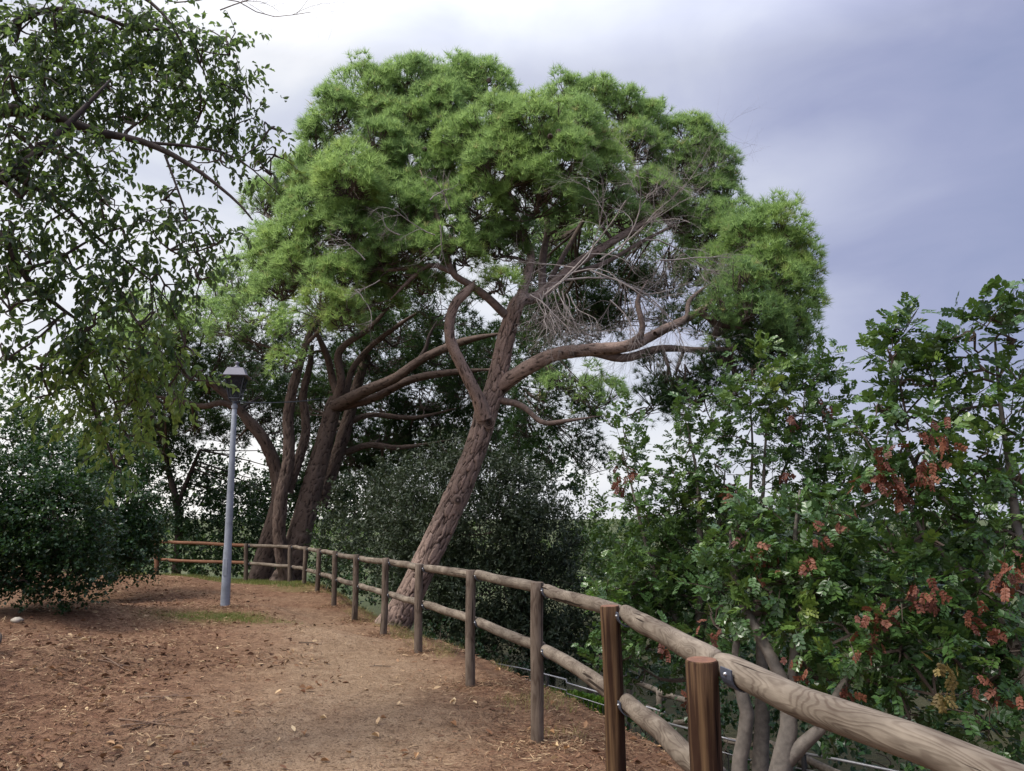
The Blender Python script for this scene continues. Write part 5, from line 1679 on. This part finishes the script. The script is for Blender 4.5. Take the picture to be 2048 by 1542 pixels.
# ------------------------------------------------------------------ metal stair railing and rustic fence below the path
def railing(pts, label, hgt=.95, step=.11, posts_every=1.9):
    W = [np.array(q, float) for q in pts]
    root = thing('metal_railing', tuple(W[0] - (0, 0, hgt)), label, 'railing')
    mb = MB()
    tube(mb, W, .014, 8)
    part('handrail', mb, MAT['railing'], root, True)
    mb = MB()
    tube(mb, [q - (0, 0, .16) for q in W], .008, 6)
    tube(mb, [q - (0, 0, hgt - .08) for q in W], .008, 6)
    part('crossbar', mb, MAT['railing'], root, True)
    W = np.array(W)
    s = np.concatenate([[0], np.cumsum(np.linalg.norm(np.diff(W, axis=0), axis=1))])
    bmb = MB()
    tube(bmb, [(0, 0, -.16), (0, 0, -(hgt - .08))], .0065, 5)
    bmesh_ = bmb.mesh('baluster')
    bmesh_.materials.append(MAT['railing_dark'])
    pmb = MB()
    tube(pmb, [(0, 0, 0), (0, 0, -hgt - .3)], .028, 8)
    pmesh = pmb.mesh('post')
    pmesh.materials.append(MAT['railing_dark'])
    for v in np.arange(0, s[-1], step):
        q = [np.interp(v, s, W[:, k]) for k in range(3)]
        link('baluster', bmesh_, None, root, Matrix.Translation(Vector(q)))
    for v in np.arange(.1, s[-1], posts_every):
        q = [np.interp(v, s, W[:, k]) for k in range(3)]
        link('post', pmesh, None, root, Matrix.Translation(Vector(q)))
    return root


railing([P(930, 1316, 14.6), P(1045, 1337, 13.6), P(1132, 1359, 12.9), P(1134, 1366, 12.9), P(1208, 1388, 12.2), P(1330, 1425, 11.0)],
        'thin light metal railing with dark balusters on the lower steps left of the brown post')
railing([P(1310, 1440, 10.6), P(1395, 1462, 9.8), P(1500, 1490, 9.2)], 'short run of light metal railing seen just left of the nearest post', hgt=.9)
railing([P(1590, 1503, 8.6), P(1700, 1524, 8.1), P(1800, 1545, 7.8), P(1900, 1570, 7.5)], 'metal railing at the bottom edge under the thickest rail', hgt=.9)


def rustic(rows, posts, label):
    root = thing('rustic_fence', tuple(P(*posts[0][:2], posts[0][4])), label, 'fence')
    for i, (ax_, ay, bx, by, Ya, Yb) in enumerate(rows):
        a, b_ = P(ax_, ay, Ya), P(bx, by, Yb)
        link('rail', rail_mesh('rail', float(np.linalg.norm(b_ - a)), .042, 400 + i), MAT['woodgrey'], root, axis_matrix(a, b_))
    for i, (ax_, ay, bx, by, Y) in enumerate(posts):
        a, b_ = P(bx, by + 30, Y), P(ax_, ay, Y)
        link('post', pole_mesh('post', float(np.linalg.norm(b_ - a)), .055, 12, 6, .004, .006, 0, 500 + i), MAT['woodgrey'], root, axis_matrix(a, b_))


rustic([(1040, 1330, 1105, 1348, 16.5, 15.6), (1105, 1348, 1250, 1356, 15.6, 14.5), (1105, 1383, 1250, 1396, 15.6, 14.5), (1250, 1354, 1330, 1388, 14.4, 12.6), (1262, 1402, 1325, 1428, 14.4, 12.6), (1318, 1388, 1400, 1410, 12.6, 11.6), (1330, 1445, 1400, 1448, 12.4, 11.6)],
       [(1105, 1340, 1105, 1412, 15.7), (1180, 1350, 1180, 1430, 15.0), (1258, 1354, 1258, 1410, 14.5), (1318, 1382, 1322, 1450, 12.7)],
       'grey rustic wooden fence on the lower terrace behind the brown post')
rustic([(1500, 1470, 1570, 1502, 10.5, 9.6), (1500, 1522, 1560, 1550, 10.2, 9.4), (1600, 1512, 1700, 1560, 9, 8.3), (1450, 1482, 1500, 1486, 10.8, 10.4)],
       [(1508, 1466, 1508, 1550, 10.4), (1605, 1508, 1605, 1560, 9.0)],
       'weathered rustic fence beside the two grey carob stems at the bottom')

# ------------------------------------------------------------------ ground litter
def scatter(n, ymin, ymax, xl, xr, power=1.6):
    y = ymin + (ymax - ymin) * rng.uniform(0, 1, n) ** power
    x = rng.uniform(xl, xr, n) * 1.0
    x = x * np.maximum(.55, y / ymax)
    return x, y


def drop(x, y):
    return height(x, y)


mb = MB()
n = 92000
x, y = scatter(n, 4.4, 20, -12, 4.0)
s, yy = fence_sd(x, y)
pcx = np.interp(y, [0, 5, 9, 13, 18, 22], [-1.3, -1.2, -1.7, -3.2, -5.6, -8.5])
dens = np.clip(.10 + (np.abs(x - pcx) / 2.3) ** 1.4, 0, 1) * np.where(s > 3, 0, 1)
dens *= .30 + 1.7 * vnoise(x * 1.4, y * 1.4, 61) ** 1.6
m_ = rng.uniform(size=n) < dens
x, y = x[m_], y[m_]
z = drop(x, y) + rng.uniform(.002, .022, len(x))
ang = rng.uniform(0, 2 * np.pi, len(x))
ln = rng.uniform(.03, .10, len(x))
dv = np.stack([np.cos(ang), np.sin(ang), rng.normal(0, .16, len(x))], 1)
c = np.stack([x, y, z], 1)
sd_ = np.stack([-np.sin(ang), np.cos(ang), rng.normal(0, .5, len(x))], 1) * rng.uniform(.0010, .0028, (len(x), 1)) * (1 + y[:, None] * .06)
bend = sd_ * rng.normal(0, 4, (len(x), 1))
V = np.stack([c - dv * ln[:, None] / 2 - sd_, c - dv * ln[:, None] / 2 + sd_, c + sd_ + bend, c + dv * ln[:, None] / 2, c - sd_ + bend], 1).reshape(-1, 3)
F = np.arange(len(x) * 5).reshape(-1, 5)
mb.add(V, F, np.repeat(np.clip(rng.normal(.5, .25, len(x)), 0, 1), 5))
# straw and needles caught against the posts, the lamp and the crest
n = 9000
pk = np.vstack([feet[1:11, :2], lb[None, :2], lb[None, :2], feet[2:8, :2] + np.array(fdir)[2:8, :2] * .35])
k = rng.integers(0, len(pk), n)
x, y = pk[k, 0] + rng.normal(0, .17, n), pk[k, 1] + rng.normal(0, .17, n)
c = np.stack([x, y, height(x, y) + rng.uniform(.002, .022, n)], 1)
ang = rng.uniform(0, 2 * np.pi, n)
dv = np.stack([np.cos(ang), np.sin(ang), rng.normal(0, .2, n)], 1) * rng.uniform(.02, .05, (n, 1))
sd_ = np.stack([-np.sin(ang), np.cos(ang), rng.normal(0, .5, n)], 1) * (.0012 + .00018 * y[:, None])
mb.add(np.stack([c - dv - sd_, c - dv + sd_, c + dv], 1).reshape(-1, 3), np.arange(n * 3).reshape(-1, 3), np.repeat(np.clip(rng.normal(.55, .25, n), 0, 1), 3))
# small crumpled leaf bits
n = 22000
x, y = scatter(n, 4.4, 18, -11, 3.8, 1.4)
s, yy = fence_sd(x, y)
pcx = np.interp(y, [0, 5, 9, 13, 18, 22], [-1.3, -1.2, -1.7, -3.2, -5.6, -8.5])
dens = np.clip(.03 + np.clip((pcx + .2 - x) / 2.6, .0, 1) + np.clip((x - pcx - 1.2) / 3, 0, .4), 0, 1) * np.where(s > 3, 0, 1) * (.06 + 2.4 * vnoise(x * 1.2, y * 1.2, 91) ** 2.5)
m_ = rng.uniform(size=n) < dens
x, y = x[m_], y[m_]
pos_ = np.stack([x, y, drop(x, y) + .006], 1)
inst_multi(mb, DROOP, pos_, frames(nrm(np.stack([rng.normal(size=len(x)), rng.normal(size=len(x)), rng.normal(.05, .22, len(x))], 1)), up=np.array((0, 0, 1.0)), roll=rng.normal(0, .6, len(x))),
           (.014 + .075 * rng.uniform(0, 1, len(x)) ** 2.6), np.clip(rng.normal(.5, .30, len(x)), 0, 1))
o = part('leaf_litter', mb, MAT['litter'])
setp(o, 'pine needles and crumbled brown leaves strewn over the path', 'leaf litter', None, 'stuff')

# single larger fallen leaves
FT = []
for k in range(4):
    V, F = leaf_t(rng.uniform(.42, .6), .12 + .05 * k, 1.0, k * .4)
    V = V.copy()
    V[3, 1] += .15
    me_ = make_mesh('fallen_leaf', V, [F], np.full(6, .5))
    me_.materials.append(MAT['dry_leaf'])
    FT.append(me_)
spots = [(295, 1345), (175, 1285), (75, 1270), (430, 1390), (590, 1470), (205, 1410), (75, 1520), (335, 1500), (555, 1437), (20, 1490), (125, 1420), (490, 1405), (485, 1433),
         (1110, 1500), (1095, 1465), (985, 1475), (1000, 1345), (640, 1530), (440, 1520), (290, 1500), (70, 1340), (110, 1345), (160, 1275), (340, 1355), (365, 1355), (830, 1525), (760, 1445), (610, 1385)]
spots += [(rng.uniform(0, 900), rng.uniform(1290, 1530)) for _ in range(34)] + [(rng.uniform(900, 1350), rng.uniform(1400, 1530)) for _ in range(14)]
for (px, py) in spots:
    # march the pixel ray down to the ground
    dirv = P(px, py, 1.0) - np.array((0, 0, EYE))
    Yc = np.linspace(3, 20, 240)
    hh = height(dirv[0] * Yc, Yc)
    below = np.nonzero(EYE + dirv[2] * Yc < hh)[0]
    if not len(below):
        continue
    Yq = Yc[below[0]]
    x_, y_ = dirv[0] * Yq, Yq
    sz = rng.uniform(.045, .085)
    an = rng.uniform(0, 2 * math.pi)
    Mx = Matrix.Translation((x_, y_, gz(x_, y_) + .012)) @ Matrix.Rotation(an, 4, 'Z') @ Matrix.Rotation(R(rng.uniform(60, 86)), 4, 'X') @ Matrix.Rotation(R(rng.uniform(-25, 25)), 4, 'Z') @ Matrix.Scale(sz, 4)
    o = link('fallen_leaf', FT[int(rng.integers(0, 4))], None, None, Mx)
    setp(o, 'dry pale brown leaf lying on the reddish dirt path', 'leaf', 'dry leaves fallen on the path')

# dead sticks on the ground
for (px, py, an, ln, cnt, lab) in ((340, 1400, .3, .45, 1, 'thin forked dead stick in the middle of the leaf litter'), (760, 1335, .05, .2, 0, 'single short dark stick on the bare sandy path'),
                                   (230, 1330, -.5, .4, 1, 'forked dead stick highest up the litter slope on the left'), (300, 1450, -.2, .5, 2, 'largest branched dead stick, lowest in the litter'),
                                   (620, 1290, .1, .25, 0, 'little dead stick on the path below the lamp, towards the fence')):
    dirv = P(px, py, 1.0) - np.array((0, 0, EYE))
    Yc = np.linspace(3, 20, 240)
    hh = height(dirv[0] * Yc, Yc)
    Yq = Yc[np.nonzero(EYE + dirv[2] * Yc < hh)[0][0]]
    x_, y_ = dirv[0] * Yq, Yq
    mb = MB()
    tt = np.linspace(-.5, .5, 8)
    for q in range(cnt + 1):
        a2 = an + q * .7
        xs, ys_ = x_ + np.cos(a2) * tt * ln * (1 - .2 * q), y_ + np.sin(a2) * tt * ln * (1 - .2 * q)
        xs = xs + fbm(tt * 4 + q, tt * 0, 9 + q, 2) * .06
        tube(mb, np.stack([xs, ys_, height(xs, ys_) + .012], 1), np.linspace(.006, .003, 8), 5)
    o = part('stick', mb, MAT['twig'] if cnt == 0 else MAT['stick'])
    setp(o, lab, 'stick', 'dead sticks on the ground')

# stone and root at the left edge
for (px, py, Y, sz, lab, nm, mt, cat) in ((38, 1209, 10.2, 0.055, 'small pale stone at the foot of the dark bush on the left', 'stone', 'stone', 'stone'),):
    c = P(px, py, Y)
    d = sphere_dirs(1)
    u_, v_ = np.meshgrid(np.linspace(0, np.pi, 9), np.linspace(0, 2 * np.pi, 14, endpoint=False), indexing='ij')
    S = np.stack([np.sin(u_) * np.cos(v_), np.sin(u_) * np.sin(v_), np.cos(u_)], -1).reshape(-1, 3)
    S = S * (1 + .35 * (vnoise(S[:, 0] * 2 + 5, S[:, 1] * 2 + S[:, 2] * 2 + 9, 4) - .5))[:, None]
    V = c * (1, 1, 0) + S * sz * (1.4, 1, .7) + (0, 0, gz(c[0], c[1]) + .02)
    i_ = np.arange(8)[:, None] * 14
    j_ = np.arange(14)[None]
    F = np.stack([i_ + j_, i_ + (j_ + 1) % 14, i_ + 14 + (j_ + 1) % 14, i_ + 14 + j_], -1).reshape(-1, 4)
    mb = MB()
    mb.add(V, F)
    setp(part(nm, mb, MAT[mt], None, True), lab, cat)
ra, rb_ = P(-70, 1262, 7.4), P(-2, 1272, 7.15)
rm = (ra + rb_) / 2 + (0, 0, .02)
mb = MB()
S = spline(np.array([ra, rm, rb_, rb_ + (.03, -.1, -.12)]), 14)
S[:, 2] = np.maximum(S[:, 2], height(S[:, 0], S[:, 1]) - .01)
tube(mb, S, np.linspace(.05, .018, 14), 10)
setp(part('tree_root', mb, MAT['twig'], None, True), 'dark exposed root poking in at the left edge of the ground', 'root')

# grass
def grass(cx, cyy, n, sx, sy, hgt, label, tlo, thi):
    x = rng.normal(cx, sx, n)
    y = rng.normal(cyy, sy, n)
    z = height(x, y)
    an = rng.uniform(0, 2 * np.pi, n)
    h_ = hgt * rng.uniform(.5, 1.3, n)
    sd2 = np.stack([np.cos(an), np.sin(an), 0 * x], 1) * .003
    ln = np.stack([rng.normal(0, .4, n), rng.normal(0, .4, n), np.ones(n)], 1) * h_[:, None]
    c = np.stack([x, y, z - .005], 1)
    V = np.stack([c - sd2, c + sd2, c + ln], 1).reshape(-1, 3)
    mb = MB()
    mb.add(V, np.arange(n * 3).reshape(-1, 3), np.repeat(rng.uniform(tlo, thi, n), 3))
    setp(part('grass', mb, MAT['grass']), label, 'grass', None, 'stuff')


q = P(455, 1235, 12.2)
grass(q[0], 12.0, 4200, .42, .20, .045, 'thin patch of short green grass in front of the lamp foot', 0, .7)
mb = MB()
n = 15000
k = rng.integers(9, len(feet) - 1, n)
t_ = rng.uniform(0, 1, n)
a_ = feet[k, :2] * (1 - t_)[:, None] + feet[np.minimum(k + 1, len(feet) - 1), :2] * t_[:, None]
x, y = a_[:, 0] + rng.normal(0, .25, n), a_[:, 1] + rng.normal(-.1, .45, n)
an = rng.uniform(0, 2 * np.pi, n)
sd2 = np.stack([np.cos(an), np.sin(an), 0 * x], 1) * .006
c = np.stack([x, y, height(x, y) - .005], 1)
ln = np.stack([rng.normal(0, .4, n), rng.normal(0, .4, n), np.ones(n)], 1) * rng.uniform(.03, .09, (n, 1))
mb.add(np.stack([c - sd2, c + sd2, c + ln], 1).reshape(-1, 3), np.arange(n * 3).reshape(-1, 3), np.repeat(rng.uniform(0, .9, n), 3))
setp(part('grass', mb, MAT['grass']), 'strip of grass along the foot of the far fence', 'grass', None, 'stuff')
mb = MB()                                   # dry tufts on the crest
n = 9000
k = rng.integers(2, 9, n)
t_ = rng.uniform(0, 1, n)
a_ = feet[k, :2] * (1 - t_)[:, None] + feet[k + 1, :2] * t_[:, None]
of = np.abs(rng.normal(.45, .3, n))
nrm_ = np.array(fdir)[k][:, :2]
x, y = a_[:, 0] + nrm_[:, 0] * of, a_[:, 1] + nrm_[:, 1] * of
m_ = vnoise(x * 2.5, y * 2.5, 33) > .55
x, y = x[m_], y[m_]
n = len(x)
an = rng.uniform(0, 2 * np.pi, n)
sd2 = np.stack([np.cos(an), np.sin(an), 0 * x], 1) * .0022
c = np.stack([x, y, height(x, y) - .005], 1)
ln = np.stack([rng.normal(0, .5, n), rng.normal(0, .5, n), np.ones(n)], 1) * rng.uniform(.03, .12, (n, 1))
mb.add(np.stack([c - sd2, c + sd2, c + ln], 1).reshape(-1, 3), np.arange(n * 3).reshape(-1, 3), np.repeat(rng.uniform(.6, 1, n), 3))
setp(part('dry_grass', mb, MAT['grass']), 'sparse dry grass blades on the crest outside the fence', 'grass', None, 'stuff')

tot = sum(len(o.data.loops) - 2 * len(o.data.polygons) for o in bpy.data.objects if o.type == 'MESH')
print("TRIANGLES", tot, "OBJECTS", len(bpy.data.objects))
